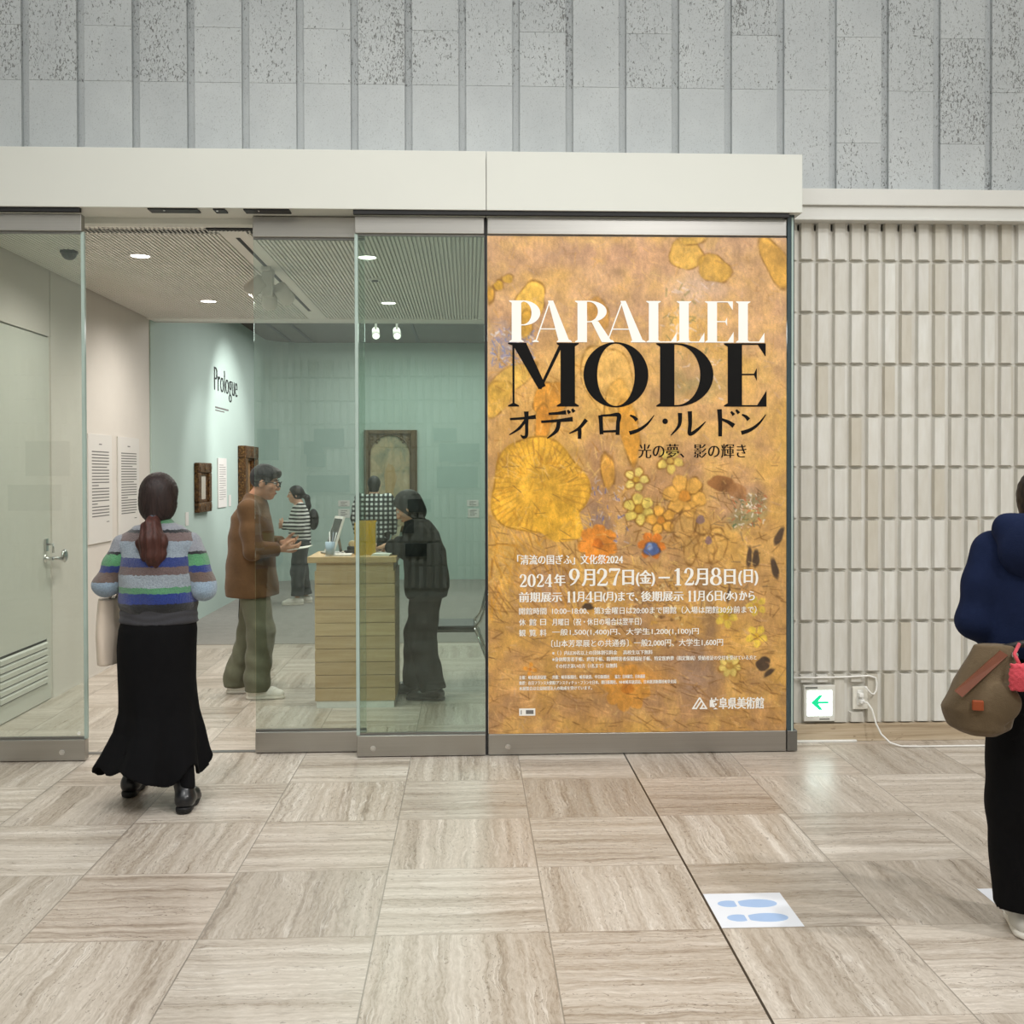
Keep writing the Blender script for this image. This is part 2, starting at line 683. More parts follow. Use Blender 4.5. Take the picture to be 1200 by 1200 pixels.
def add_hand(F, w, d, n, thumb, s=1.0, curl=0.35):
    """w wrist, d pointing direction, n palm normal, thumb side vector"""
    w = np.array(w, float); d = np.array(d, float) / np.linalg.norm(d)
    n = np.array(n, float); n = n - d * (n @ d); n /= np.linalg.norm(n)
    t = np.array(thumb, float); t = t - d * (t @ d) - n * (t @ n); t /= np.linalg.norm(t)
    for i in range(4):
        o = (1.5 - i) * 0.0205 * s
        F.cap(w + t * o * 0.55 + d * 0.012, w + d * 0.085 * s + t * o, 0.0135 * s, 0.0115 * s, 0.008)
        ln = (0.068, 0.078, 0.072, 0.056)[i] * s
        p = w + d * 0.085 * s + t * o
        a = curl * (0.8 + 0.15 * i)
        for j, fr in enumerate((0.45, 0.31, 0.24)):
            ang = a * (j + 0.7)
            dd = d * math.cos(ang) + n * math.sin(ang) + t * (1.5 - i) * 0.05
            q = p + dd * ln * fr
            F.cap(p, q, (0.0095 - 0.0008 * j) * s, (0.0088 - 0.0008 * j) * s, 0.003)
            p = q
    p = w + d * 0.022 * s + t * 0.026 * s
    q = p + (d * 0.62 + t * 0.62 + n * 0.3) * 0.042 * s
    r = q + (d * 0.85 + t * 0.25 + n * 0.4) * 0.030 * s
    u = r + (d * 0.9 + n * 0.4) * 0.024 * s
    F.chain([p, q, r, u], [0.0155 * s, 0.0118 * s, 0.0105 * s, 0.0085 * s], 0.006)


def mid(a, b, t=0.5):
    return tuple(np.array(a) * (1 - t) + np.array(b) * t)


def body_mesh(J, s=1.0, h=0.006, face=True):
    pts = np.array([J[k] for k in ('head', 'shL', 'shR', 'elL', 'elR', 'wrL', 'wrR', 'hipL', 'hipR', 'knL', 'knR', 'anL', 'anR')])
    F = Field(pts.min(0) - np.array((0.2, 0.26, 0.11)), pts.max(0) + np.array((0.2, 0.26, 0.16)), h)
    neck, chest, pel = J['neck'], J['chest'], J['pelvis']
    F.cap(J['hipL'], J['hipR'], 0.088 * s, k=0.03)
    F.chain([pel, mid(pel, chest, 0.5), chest], [0.105 * s, 0.092 * s, 0.105 * s], 0.05)
    F.cap(mid(chest, J['shL'], 0.35), mid(chest, J['shR'], 0.35), 0.095 * s, k=0.05)
    F.cap(J['shL'], J['shR'], 0.048 * s, k=0.05)
    F.chain([mid(J['shL'], J['shR']), neck, mid(neck, J['head'], 0.6)], [0.06 * s, 0.05 * s, 0.048 * s], 0.04)
    for q in 'LR':
        F.chain([J['sh' + q], mid(J['sh' + q], J['el' + q], 0.4), J['el' + q]], [0.048 * s, 0.043 * s, 0.034 * s], 0.02)
        F.chain([J['el' + q], mid(J['el' + q], J['wr' + q], 0.3), J['wr' + q]], [0.034 * s, 0.036 * s, 0.022 * s], 0.015)
        hd = J.get('hand' + q)
        if hd:
            add_hand(F, J['wr' + q], *hd[:3], s=s, curl=hd[3])
        F.chain([J['hip' + q], mid(J['hip' + q], J['kn' + q], 0.4), J['kn' + q]], [0.085 * s, 0.072 * s, 0.05 * s], 0.03)
        F.chain([J['kn' + q], mid(J['kn' + q], J['an' + q], 0.35), J['an' + q]], [0.05 * s, 0.051 * s, 0.033 * s], 0.02)
        a = np.array(J['an' + q]); fd = np.array(J.get('foot' + q, (0, 1, 0)))
        F.cap(a - fd * 0.035 + np.array((0, 0, -0.035)), a + fd * 0.1 + np.array((0, 0, -0.05)), 0.032 * s, 0.028 * s, 0.02)
    add_head(F, J['head'], J['R'], s, face)
    return F.mesh('body')


def shoe(F, an, fd, s=1.0, top=0.10, r=0.045):
    a = np.array(an, float); fd = np.array(fd, float)
    z = lambda v: np.array((v[0], v[1], 0.0))
    b = z(a)
    F.cap(b - fd * 0.04 + (0, 0, 0.045), b + fd * 0.10 + (0, 0, 0.042), 0.042 * s, 0.040 * s, 0.02)
    F.cap(b + fd * 0.10 + (0, 0, 0.040), b + fd * 0.155 + (0, 0, 0.032), 0.041 * s, 0.032 * s, 0.02)
    F.cap(b + (0, 0, 0.05), b + (0, 0, top), r, r, 0.02, flat=True)


def shoe_pair(par, J, name, mat, sole, s=1.0, top=0.1, r=0.045, heel=0.0):
    for q in 'LR':
        fd = np.array(J.get('foot' + q, (0, 1, 0)))
        a = np.array(J['an' + q])
        c = np.array((a[0], a[1], 0))
        F = Field(c + (-0.22, -0.22, -0.02), c + (0.22, 0.22, top + 0.07), 0.005)
        shoe(F, a, fd, s, top, r)
        F.plane((0, 0, 0.018), (0, 0, -1))
        o = link(name, F.mesh(name), mat, par, True)
        F = Field(c + (-0.22, -0.22, -0.02), c + (0.22, 0.22, 0.1), 0.005)
        F.cap(c - fd * 0.04 + (0, 0, 0.012), c + fd * 0.1 + (0, 0, 0.012), 0.045 * s, 0.044 * s, 0.01)
        F.cap(c + fd * 0.1 + (0, 0, 0.012), c + fd * 0.158 + (0, 0, 0.012), 0.044 * s, 0.033 * s, 0.01)
        F.plane((0, 0, 0.001), (0, 0, -1)).plane((0, 0, 0.024), (0, 0, 1))
        link('sole', F.mesh('sole'), sole, o, True)

# ------------------------------------------------------------------ surface materials
TILE_X0, TILE_Y0, TILE = -0.328, 5.38, 0.6


def stone_floor():
    t = NT('travertine')
    tc = t.n('ShaderNodeTexCoord')
    sp = t.n('ShaderNodeSeparateXYZ')
    t.l(tc.outputs['Object'], sp.inputs[0])
    u = t.math('DIVIDE', t.math('SUBTRACT', sp.outputs[0], TILE_X0), TILE)
    v = t.math('DIVIDE', t.math('SUBTRACT', TILE_Y0, sp.outputs[1]), TILE)
    iu, iv = t.math('FLOOR', u), t.math('FLOOR', v)
    fu, fv = t.math('FRACT', u), t.math('FRACT', v)
    par = t.math('MODULO', t.math('ADD', t.math('ADD', iu, iv), 400), 2)     # 0: veins along X
    wn = t.n('ShaderNodeTexWhiteNoise', noise_dimensions='2D')
    cb = t.n('ShaderNodeCombineXYZ')
    t.l(iu, cb.inputs[0]); t.l(iv, cb.inputs[1])
    t.l(cb.outputs[0], wn.inputs['Vector'])
    rnd = wn.outputs['Value']
    mxf = lambda a, b: t.math('ADD', t.math('MULTIPLY', a, t.math('SUBTRACT', 1.0, par)), t.math('MULTIPLY', b, par))
    along, across = mxf(fu, fv), mxf(fv, fu)
    c2 = t.n('ShaderNodeCombineXYZ')
    t.l(t.math('ADD', along, t.math('MULTIPLY', rnd, 37.0)), c2.inputs[0])
    t.l(t.math('ADD', across, t.math('MULTIPLY', rnd, 91.0)), c2.inputs[1])
    t.l(t.math('MULTIPLY', rnd, 13.0), c2.inputs[2])

    def st(sx, sy, src=None):
        mp = t.n('ShaderNodeMapping')
        mp.inputs['Scale'].default_value = (sx, sy, 1)
        t.l(src or c2.outputs[0], mp.inputs[0])
        return mp.outputs[0]
    # the bedding planes wander: warp the across-grain coordinate
    w1 = t.math('MULTIPLY', t.math('SUBTRACT', t.noise(st(2.2, 3.0), 1.0, 2, 0.5), 0.5), 0.10)
    w2 = t.math('MULTIPLY', t.math('SUBTRACT', t.noise(st(13, 16), 1.0, 2, 0.5), 0.5), 0.030)
    sw = t.n('ShaderNodeSeparateXYZ'); t.l(c2.outputs[0], sw.inputs[0])
    c3 = t.n('ShaderNodeCombineXYZ')
    t.l(sw.outputs[0], c3.inputs[0]); t.l(t.math('ADD', sw.outputs[1], t.math('ADD', w1, w2)), c3.inputs[1]); t.l(sw.outputs[2], c3.inputs[2])
    ws = c3.outputs[0]
    broad = t.noise(st(0.10, 6.5, ws), 1.0, 4, 0.62)
    vein = t.noise(st(0.7, 24, ws), 1.0, 4, 0.62)
    fine = t.noise(st(16, 62, ws), 1.0, 4, 0.7, 0.4)
    mixv = t.math('ADD', t.math('ADD', t.math('MULTIPLY', broad, 0.46), t.math('MULTIPLY', vein, 0.30)), t.math('MULTIPLY', fine, 0.26))
    col = t.ramp(mixv, [(0.385, lin(146, 134, 121)), (0.45, lin(176, 165, 152)), (0.51, lin(194, 185, 174)),
                        (0.575, lin(208, 200, 190)), (0.64, lin(226, 220, 212))])
    pit = t.noise(st(24, 58, ws), 1.0, 3, 0.65, 0.6)
    zone = t.noise(st(0.8, 9, ws), 1.0, 2, 0.5)
    pm = t.math('MULTIPLY', t.math('GREATER_THAN', pit, 0.625), t.math('GREATER_THAN', zone, 0.50))
    dv = t.ramp(t.noise(st(0.35, 8, ws), 1.0, 3, 0.6, 0.2), [(0.482, (0, 0, 0)), (0.497, (1, 1, 1)), (0.512, (0, 0, 0))])
    lv = t.ramp(t.noise(st(0.5, 11, ws), 1.0, 3, 0.6, 0.3), [(0.545, (0, 0, 0)), (0.57, (1, 1, 1)), (0.60, (0, 0, 0))])
    brk = t.ramp(t.noise(st(3, 5), 1.0, 2, 0.5), [(0.42, (0, 0, 0)), (0.6, (1, 1, 1))])
    col = t.mix(t.math('MULTIPLY', t.math('MULTIPLY', lv, brk), 0.55), col, lin(236, 232, 226))
    col = t.mix(t.math('MULTIPLY', t.math('MULTIPLY', dv, brk), 0.5), col, lin(134, 121, 108))
    col = t.mix(t.math('MULTIPLY', pm, 0.6), col, lin(116, 104, 92))
    tint = t.ramp(rnd, [(0.0, lin(235, 228, 222)), (0.5, lin(247, 245, 242)), (1.0, lin(226, 222, 217))])
    col = t.mix(1.0, col, tint, 'MULTIPLY')
    # joints
    eu = t.math('MINIMUM', fu, t.math('SUBTRACT', 1.0, fu))
    ev = t.math('MINIMUM', fv, t.math('SUBTRACT', 1.0, fv))
    ju = t.math('LESS_THAN', eu, 0.0042)
    jv = t.math('LESS_THAN', ev, 0.0030)
    col = t.mix(t.math('MULTIPLY', jv, 0.75), col, lin(140, 128, 114))
    col = t.mix(t.math('MULTIPLY', ju, 0.85), col, lin(132, 124, 113))
    ex = t.math('LESS_THAN', t.math('ABSOLUTE', t.math('SUBTRACT', sp.outputs[0], TILE_X0 + 2 * TILE)), 0.0045)
    ex = t.math('MULTIPLY', ex, t.math('LESS_THAN', sp.outputs[1], 5.9))
    col = t.mix(ex, col, lin(48, 42, 38))
    jj = t.math('MAXIMUM', t.math('MAXIMUM', ju, jv), pm)
    h = t.math('SUBTRACT', t.math('MULTIPLY', fine, 0.15), jj)
    t.set(col, t.ramp(vein, [(0.3, (0.27,) * 3), (0.7, (0.4,) * 3)]), 0, 0.5)
    t.bump(h, 0.12, 0.003)
    return t.m


def stone_strip(name):
    t = NT(name)
    v = t.coords((1.2, 1.2, 30))
    n = t.noise(v, 1.0, 5, 0.6, 0.6)
    p = t.noise(t.coords((14, 14, 60)), 1.0, 3, 0.6, 0.6)
    col = t.ramp(n, [(0.34, lin(150, 131, 106)), (0.5, lin(182, 164, 138)), (0.68, lin(205, 190, 166))])
    col = t.mix(t.math('MULTIPLY', t.math('GREATER_THAN', p, 0.66), 0.5), col, lin(120, 102, 80))
    return t.set(col, 0.4, 0, 0.4)


def concrete_block():
    t = NT('pitted_concrete_block')
    geo = t.n('ShaderNodeNewGeometry')
    rnd = geo.outputs['Random Per Island']
    tc = t.n('ShaderNodeTexCoord')
    off = t.n('ShaderNodeVectorMath', operation='ADD')
    cb = t.n('ShaderNodeCombineXYZ')
    t.l(t.math('MULTIPLY', rnd, 50), cb.inputs[1])
    t.l(tc.outputs['Object'], off.inputs[0]); t.l(cb.outputs[0], off.inputs[1])
    def st(a, b, c):
        mp = t.n('ShaderNodeMapping')
        mp.inputs['Scale'].default_value = (a, b, c)
        t.l(off.outputs[0], mp.inputs[0])
        return mp.outputs[0]
    big = t.noise(st(105, 105, 46), 1.0, 2.0, 0.5, 1.1)
    zone = t.noise(st(6, 6, 4), 1.0, 2, 0.5)
    small = t.noise(st(190, 190, 120), 1.0, 2, 0.5, 0.8)
    thr = t.math('SUBTRACT', t.math('ADD', 0.565, t.math('MULTIPLY', rnd, 0.10)), t.math('MULTIPLY', t.math('SUBTRACT', zone, 0.5), 0.25))
    pm = t.math('MULTIPLY', t.math('SUBTRACT', big, thr), 22, clamp=True)
    sm = t.math('MULTIPLY', t.math('SUBTRACT', small, 0.615), 14, clamp=True)
    ps = t.n('ShaderNodeSeparateXYZ'); t.l(tc.outputs['Object'], ps.inputs[0])
    smooth = t.math('MULTIPLY', t.math('LESS_THAN', ps.outputs[2], 3.843), t.math('LESS_THAN', ps.outputs[0], 1.9))
    pm = t.math('MULTIPLY', pm, t.math('SUBTRACT', 1.0, smooth))
    base = t.ramp(t.noise(st(3, 3, 2), 1.0, 4, 0.6), [(0.3, lin(182, 186, 187)), (0.7, lin(194, 198, 198))])
    base = t.mix(1.0, base, t.ramp(rnd, [(0, lin(249, 249, 249)), (1, lin(255, 255, 255))]), 'MULTIPLY')
    col = t.mix(t.math('MULTIPLY', sm, 0.48), base, lin(128, 128, 126))
    col = t.mix(t.math('MULTIPLY', pm, 0.72), col, lin(92, 91, 88))
    t.set(col, 0.85, 0, 0.2)
    t.bump(t.math('MULTIPLY', t.math('ADD', pm, t.math('MULTIPLY', sm, 0.5)), -1.0), 0.5, 0.004)
    return t.m


def glazed_tile():
    t = NT('cream_ribbed_tile')
    geo = t.n('ShaderNodeNewGeometry')
    rnd = geo.outputs['Random Per Island']
    col = t.ramp(rnd, [(0.0, lin(198, 192, 178)), (0.2, lin(207, 204, 195)), (0.6, lin(213, 211, 204)), (1.0, lin(222, 221, 215))])
    n = t.noise(t.coords((30, 30, 6)), 1.0, 4, 0.6)
    col = t.mix(1.0, col, t.ramp(n, [(0.3, lin(244, 242, 238)), (0.7, lin(255, 255, 255))]), 'MULTIPLY')
    t.set(col, 0.45, 0, 0.4)
    t.bump(n, 0.08, 0.004)
    return t.m


def metal(name, rgb, rough=0.32, stretch=(1, 200, 200)):
    t = NT(name)
    n = t.noise(t.coords(stretch), 1.0, 3, 0.6)
    c = lin(*rgb)
    t.set(t.ramp(n, [(0.3, tuple(x * 0.9 for x in c[:3])), (0.7, c)]), rough, 1.0)
    return t.m


def wood(name, dark, light, axis='x'):
    t = NT(name)
    sc = (1.5, 25, 25) if axis == 'x' else (25, 25, 1.5)
    geo = t.n('ShaderNodeNewGeometry')
    n = t.noise(t.coords(sc), 1.0, 5, 0.6, 0.6)
    n2 = t.noise(t.coords(tuple(k * 4 for k in sc)), 1.0, 3, 0.6, 0.3)
    m = t.math('ADD', t.math('MULTIPLY', n, 0.7), t.math('MULTIPLY', n2, 0.3))
    col = t.ramp(m, [(0.33, lin(*dark)), (0.68, lin(*light))])
    col = t.mix(1.0, col, t.ramp(geo.outputs['Random Per Island'], [(0, lin(232, 226, 220)), (1, lin(255, 255, 255))]), 'MULTIPLY')
    return t.set(col, 0.5, 0, 0.35)


M_FLOOR = stone_floor()
M_BLOCK = concrete_block()
M_TILE = glazed_tile()
M_STEEL = metal('brushed_steel', (178, 176, 172), 0.34)
M_STEEL_DARK = metal('brushed_steel_dark', (140, 140, 138), 0.38)
M_CHROME = metal('chrome', (215, 215, 215), 0.12)
M_HEADER = plain('header_white', (212, 213, 205), 0.5, 0, 0.35, 0.01, 2)
M_CORNICE = plain('cornice_white', (212, 211, 205), 0.5, 0, 0.35, 0.02, 3)
M_BEIGE = plain('beige_wall_paint', (214, 208, 200), 0.7, 0, 0.3, 0.02, 4)
M_TEAL = plain('pale_teal_wall_paint', (178, 196, 188), 0.75, 0, 0.25, 0.02, 2)
M_DOORP = plain('door_paint', (200, 200, 190), 0.5, 0, 0.35, 0.01, 3)
M_CEIL = plain('ceiling_white', (240, 238, 232), 0.7, 0, 0.3, 0.02, 3)
M_CEILD = plain('ceiling_taupe', (92, 84, 76), 0.7, 0, 0.3, 0.03, 3)
M_CARPET = fabric('grey_carpet', (140, 138, 132), 0.08, 0.4, 0.95)
M_DARK = plain('dark_gap', (30, 30, 31), 0.6)
M_BLACK = plain('black_plastic', (22, 22, 24), 0.45)
M_WHITE = plain('white_plastic', (232, 231, 226), 0.4)
M_EDGE = plain('glass_edge_green', (168, 186, 178), 0.15, 0, 0.6, 0.05)
M_SEAL = plain('dark_glass_edge', (52, 68, 74), 0.12, 0, 0.6, 0.1, 4)

FY = 5.84          # front plane of the glass front
WY = 6.10          # face of the ribbed tile wall

# ------------------------------------------------------------------ floors
b = MB(); b.box(-6.2, 6.2, -1.9, 9.78, -0.1, 0.0)
struct(b.build('floor', M_FLOOR))
b = MB(); b.box(-6.2, 6.2, 9.78, 15.9, -0.1, 0.004)
struct(b.build('floor', M_CARPET))

# ------------------------------------------------------------------ upper wall of pitted concrete block with vertical grooves
b = MB()
PX0, PW, GR = -2.55, 0.312, 0.044
for k in range(-12, 28):
    xa = PX0 + k * PW + GR
    xb = PX0 + (k + 1) * PW
    if xa < -6.1 or xb > 6.1:
        continue
    z = 3.05
    zs = [3.05]
    first = 3.5345 if k % 2 else 3.22
    zs += [first + 0.6225 * i for i in range(8)]
    if xa < 1.8:
        zs = [3.05, 3.843] + [(4.158 if k % 2 else 4.465) + 0.6225 * i for i in range(6)]
    zs = [q for q in zs if q < 6.95] + [7.0]
    if False:
        zs = sorted(set(zs) | ({3.843} if k % 2 else set()))
        zs = [zs[0]] + [q for i, q in enumerate(zs[1:], 1)]
    for a, c in zip(zs[:-1], zs[1:]):
        if c - a < 0.02:
            continue
        y0 = 6.095
        b.box(xa, xb, y0, 6.2, a + 0.0005, c - 0.0005, 0.0015)
    b.box(xb, xb + GR, 6.125, 6.2, 3.05, 7.0)
struct(b.build('wall_front_upper', M_BLOCK))
b = MB(); b.box(-6.2, 6.2, 6.2, 6.3, 3.02, 7.0)
struct(b.build('wall_front_backing', M_CORNICE))


# ------------------------------------------------------------------ ribbed tile walls
def tile_wall(name, xa, xb, y, sgn, parent_holes=(), zbase=0.104, rows=10):
    """columns of protruding tiles; sgn=-1 faces -Y, +1 faces +Y; holes are (x0,x1,z0,z1)"""
    verts, faces = [], []
    def solid(p):
        i = len(verts)
        verts.extend(p)
        for f in [(0, 2, 3, 1), (4, 5, 7, 6), (0, 1, 5, 4), (2, 6, 7, 3), (0, 4, 6, 2), (1, 3, 7, 5)]:
            faces.append(tuple(i + q for q in (f if sgn < 0 else f[::-1])))
    pit, rh = 0.1002, 0.3038
    n0, n1 = int(math.floor((xa - 1.945) / pit)), int(math.ceil((xb - 1.945) / pit))
    rr = random.Random(3)
    for k in range(n0, n1):
        x0 = max(1.945 + k * pit, xa)
        x1 = min(1.945 + (k + 1) * pit, xb)
        if x1 - x0 < 0.03:
            continue
        for j in range(rows):
            z0, z1 = zbase + j * rh, min(zbase + (j + 1) * rh, 3.08)
            segs = [(z0 + 0.003, z1 - 0.013)]
            for hx0, hx1, hz0, hz1 in parent_holes:
                if x0 + 0.05 > hx0 and x0 + 0.05 < hx1:
                    ns = []
                    for a, c in segs:
                        if c <= hz0 or a >= hz1:
                            ns.append((a, c)); continue
                        if hz0 - a > 0.01: ns.append((a, hz0))
                        if c - hz1 > 0.01: ns.append((hz1, c))
                    segs = ns
            for a, c in segs:
                w = x1 - x0
                e = rr.uniform(-0.0015, 0.0015)
                f0, f1 = x0 + 0.005, x0 + min(0.074, w)
                yo, yi = y + sgn * (0.028 + e), y
                bz = 0.004
                # raised face with bevelled sides
                ya, yb2 = (yo, yi) if sgn < 0 else (yi, yo)
                def fr(xl, xr, zl, zr, yy):
                    return (xl, xr, zl, zr, yy)
                outer = (f0 + 0.007, f1 - 0.003, a + bz, c - bz)
                inner = (f0, f1, a, c)
                lo, hi = (outer, inner) if sgn < 0 else (inner, outer)
                p = []
                for zi in (2, 3):
                    for q, yy in ((lo, ya), (hi, yb2)):
                        for xi in (0, 1):
                            p.append((q[xi], yy, q[zi]))
                solid(p)
                if w > 0.095:          # the narrow recessed fillet beside the face
                    y1_, y2_ = sorted((y + sgn * 0.012, y))
                    p = [(xx, yy, zz2) for zz2 in (a, c) for yy in (y1_, y2_) for xx in (f1 + 0.0012, f1 + 0.017)]
                    solid(p)
    # backing with grout
    y1_, y2_ = sorted((y, y - sgn * 0.1))
    p = [(xx, yy, zz2) for zz2 in (0, 3.1) for yy in (y1_, y2_) for xx in (xa, xb)]
    solid(p)
    me = bpy.data.meshes.new(name)
    me.from_pydata(verts, [], faces)
    bm = bmesh.new(); bm.from_mesh(me)
    bmesh.ops.recalc_face_normals(bm, faces=bm.faces[:])
    bm.to_mesh(me); bm.free()
    return struct(link(name, me, M_TILE))


tile_wall('wall_front', 1.80, 6.1, WY, -1, ((1.93, 2.19, 0.10, 0.345), (2.25, 2.36, 0.17, 0.345)))
wb = tile_wall('wall_back', -6.1, 6.1, -1.75, +1)
M_BILL = plain('grey_bill', (92, 96, 92), 0.6, 0, 0.3, 0.4, 6)
for x0, x1, y0, y1 in ((300, 325, 505, 542), (355, 377, 520, 535), (367, 402, 505, 527), (358, 380, 535, 550), (508, 535, 505, 520), (515, 562, 523, 545), (512, 560, 550, 575), (358, 408, 560, 580), (300, 318, 548, 560),
                       (478, 505, 588, 603), (470, 485, 612, 628), (475, 500, 640, 655), (40, 90, 520, 560), (20, 80, 570, 600)):
    X_ = lambda x: ((x - 600) / 1222 + 0.0412) * 13.44
    Z_ = lambda y: 1.589 + (558 - y) / 1222 * 13.44
    b = MB(); b.box(X_(x0), X_(x1), -1.722, -1.70, Z_(y1), Z_(y0), 0.004)
    b.build('bill_board', M_BILL, wb)

b = MB(); b.box(1.86, 6.1, 6.055, 6.1, 0.0, 0.102, 0.003)
struct(b.build('baseboard_front', stone_strip('travertine_skirting')))

# cornice above the tile wall
b = MB()
b.box(1.845, 6.1, 5.985, 6.1, 3.14, 3.236, 0.004)
b.box(1.845, 6.1, 6.005, 6.1, 3.068, 3.14, 0.004)
b.box(1.845, 6.1, 5.995, 6.1, 3.056, 3.071, 0.003)
struct(b.build('trim_1', M_CORNICE))

b = MB(); b.box(-6.1, -3.1, 6.0, 6.15, 0, 3.05)
struct(b.build('wall_front_left', M_CORNICE))

# white header band over the glass front
b = MB()
b.box(-6.1, 0.0985, 5.79, 6.18, 3.045, 3.37, 0.003)
b.box(0.1015, 1.872, 5.79, 6.18, 3.045, 3.37, 0.003)
struct(b.build('trim_2', M_HEADER))
b = MB()
b.box(-6.1, -2.12, 5.80, 5.83, 3.022, 3.047)
b.box(-0.635, 1.80, 5.80, 5.83, 3.022, 3.047)
struct(b.build('trim_3', M_DARK))
# door track soffit behind the header
b = MB()
b.box(-6.1, 1.84, 6.03, 6.10, 3.012, 3.05, 0.003)
struct(b.build('trim_4', M_HEADER))

# hall enclosure out of the frame
b = MB(); b.box(-6.3, -6.1, -1.9, 6.2, 0, 7.0)
struct(b.build('wall_left', M_CORNICE))
b = MB(); b.box(6.1, 6.3, -1.9, 6.2, 0, 7.0)
struct(b.build('wall_right', M_CORNICE))
b = MB(); b.box(-6.3, 6.3, -1.95, -1.8, 3.05, 7.0)
struct(b.build('wall_back_upper', M_CORNICE))
b = MB(); b.box(-6.3, 6.3, -1.95, 6.3, 7.0, 7.1)
struct(b.build('ceiling', M_CORNICE))

# ------------------------------------------------------------------ entrance room and gallery shell
LX = -2.955
b = MB()
b.box(LX - 0.15, LX, 7.52, 9.80, 0, 3.3)
b.box(LX - 0.15, LX, 5.9, 6.46, 0, 3.3)
b.box(LX - 0.15, LX, 6.46, 7.50, 2.56, 3.3)
b.box(LX - 0.15, LX - 0.012, 7.49, 7.53, 0, 3.3)
b.box(LX - 0.012, LX + 0.003, 7.535, 9.80, 0, 0.012)
struct(b.build('wall_lobby_left', M_BEIGE))
b = MB(); b.box(LX - 0.15, LX + 0.012, 9.80, 15.75, 0, 3.6)
struct(b.build('wall_gallery_left', M_TEAL))
# far wall with a rounded corner to the left wall
b = MB()
b.box(-2.6, 4.2, 15.6, 15.75, 0, 3.6)
R0 = 0.45
prev = None
for k in range(9):
    q = PI / 2 + PI / 2 * k / 8
    pt = (LX + 0.012 + R0 + R0 * math.cos(q), 15.6 - R0 + R0 * math.sin(q))
    if prev:
        b.hull8([(prev[0], prev[1], 0), (pt[0], pt[1], 0), (prev[0], prev[1] + 0.1, 0), (pt[0] - 0.1, pt[1] + 0.05, 0),
                 (prev[0], prev[1], 3.6), (pt[0], pt[1], 3.6), (prev[0], prev[1] + 0.1, 3.6), (pt[0] - 0.1, pt[1] + 0.05, 3.6)])
    prev = pt
struct(b.build('wall_gallery_far', M_TEAL))
b = MB(); b.box(4.05, 4.2, 9.8, 15.7, 0, 3.6)
struct(b.build('wall_gallery_right', M_TEAL))
b = MB(); b.box(2.6, 2.75, 6.2, 9.8, 0, 3.3)
struct(b.build('wall_lobby_right', M_BEIGE))
b = MB(); b.box(2.6, 4.2, 9.7, 9.8, 0, 3.6)
struct(b.build('wall_lobby_end', M_TEAL))
b = MB(); b.box(1.8, 2.75, 6.2, 6.3, 0, 3.1)
struct(b.build('wall_lobby_front', M_BEIGE))

# ribbed ceiling of the lobby
b = MB()
x = LX + 0.02
while x < 0.10:
    b.box(x, x + 0.015, 6.13, 9.72, 3.02, 3.05)
    x += 0.0265
b.box(LX, 2.7, 6.10, 9.95, 3.05, 3.12)
b.box(LX, 2.7, 9.72, 9.95, 3.016, 3.05)
b.box(LX, 2.7, 6.10, 6.135, 3.016, 3.05)
b.box(0.10, 2.7, 6.13, 9.72, 3.018, 3.05)
b.box(-1.475, -1.315, 6.13, 9.72, 3.019, 3.05)
b.box(LX, 4.1, 9.93, 9.99, 3.016, 3.6)
struct(b.build('ceiling', M_CEIL))
b = MB()
b.box(LX, 4.1, 9.95, 15.7, 3.53, 3.62)
struct(b.build('ceiling', M_CEILD))

# ------------------------------------------------------------------ glass front: doors and rails
G1 = glass('clear_glass', (0.88, 0.918, 0.896))
G3 = glass('green_glass', (0.79, 0.87, 0.825))


def glass_panel(name, x0, x1, yf, mat, knob=None, top=3.02, gx1=None):
    b = MB(); b.box(x0, x1, yf, yf + 0.055, 0.006, 0.122, 0.003)
    root = struct(b.build(name, M_STEEL))
    b = MB(); b.box(x0, x1 - (0.03 if gx1 else 0), yf, yf + 0.055, 2.925, top, 0.003)
    b.build('top_rail', M_STEEL, root)
    b = MB(); b.box(x0, gx1 or x1, yf + 0.021, yf + 0.033, 0.122, 2.925)
    b.build('pane', mat, root)
    b = MB(); b.box(x0, x1, yf + 0.017, yf + 0.037, 0.121, 0.134)
    b.box(x0, x1, yf + 0.017, yf + 0.037, 2.915, 2.926)
    b.build('seal', M_STEEL_DARK, root)
    if knob:
        b = MB()
        b.lathe([(0.0155, -0.004), (0.0155, 0.0), (0.0145, 0.001), (0.0145, 0.004)], (knob, yf, 0.052), 'Y', 20)
        b.lathe([(0.008, -0.006), (0.008, 0.002)], (knob, yf, 0.052), 'Y', 14)
        b.build('lock_cylinder', M_CHROME, root)
    return root


d1 = glass_panel('door_1', -3.9, -2.125, FY, G1, -2.25)
b = MB(); b.box(-2.135, -2.117, FY + 0.014, FY + 0.040, 0.122, 2.925, 0.002)
b.build('edge_strip', M_EDGE, d1)
b = MB(); b.lathe([(0.009, -0.002), (0.009, 0.003)], (-2.165, FY + 0.018, 0.152), 'Y', 14)
b.build('alignment_dot', M_WHITE, d1)
d2 = glass_panel('door_2', -1.215, -0.59, 5.95, G1, None, 3.04)
d3 = glass_panel('door_3', -0.630, 0.088, FY, G3, -0.54)
b = MB(); b.box(-0.634, -0.615, FY + 0.012, FY + 0.042, 0.122, 2.925, 0.002)
b.build('edge_strip', M_EDGE, d3)
d4 = glass_panel('window_1', 0.106, 1.797, FY, G1, 0.215)
b = MB(); b.box(0.0895, 0.1045, FY + 0.012, FY + 0.05, 0.006, 3.02)
b.build('gap_shade_strip', M_DARK, d4)  # dark strip standing in for the shade in the gap between panels
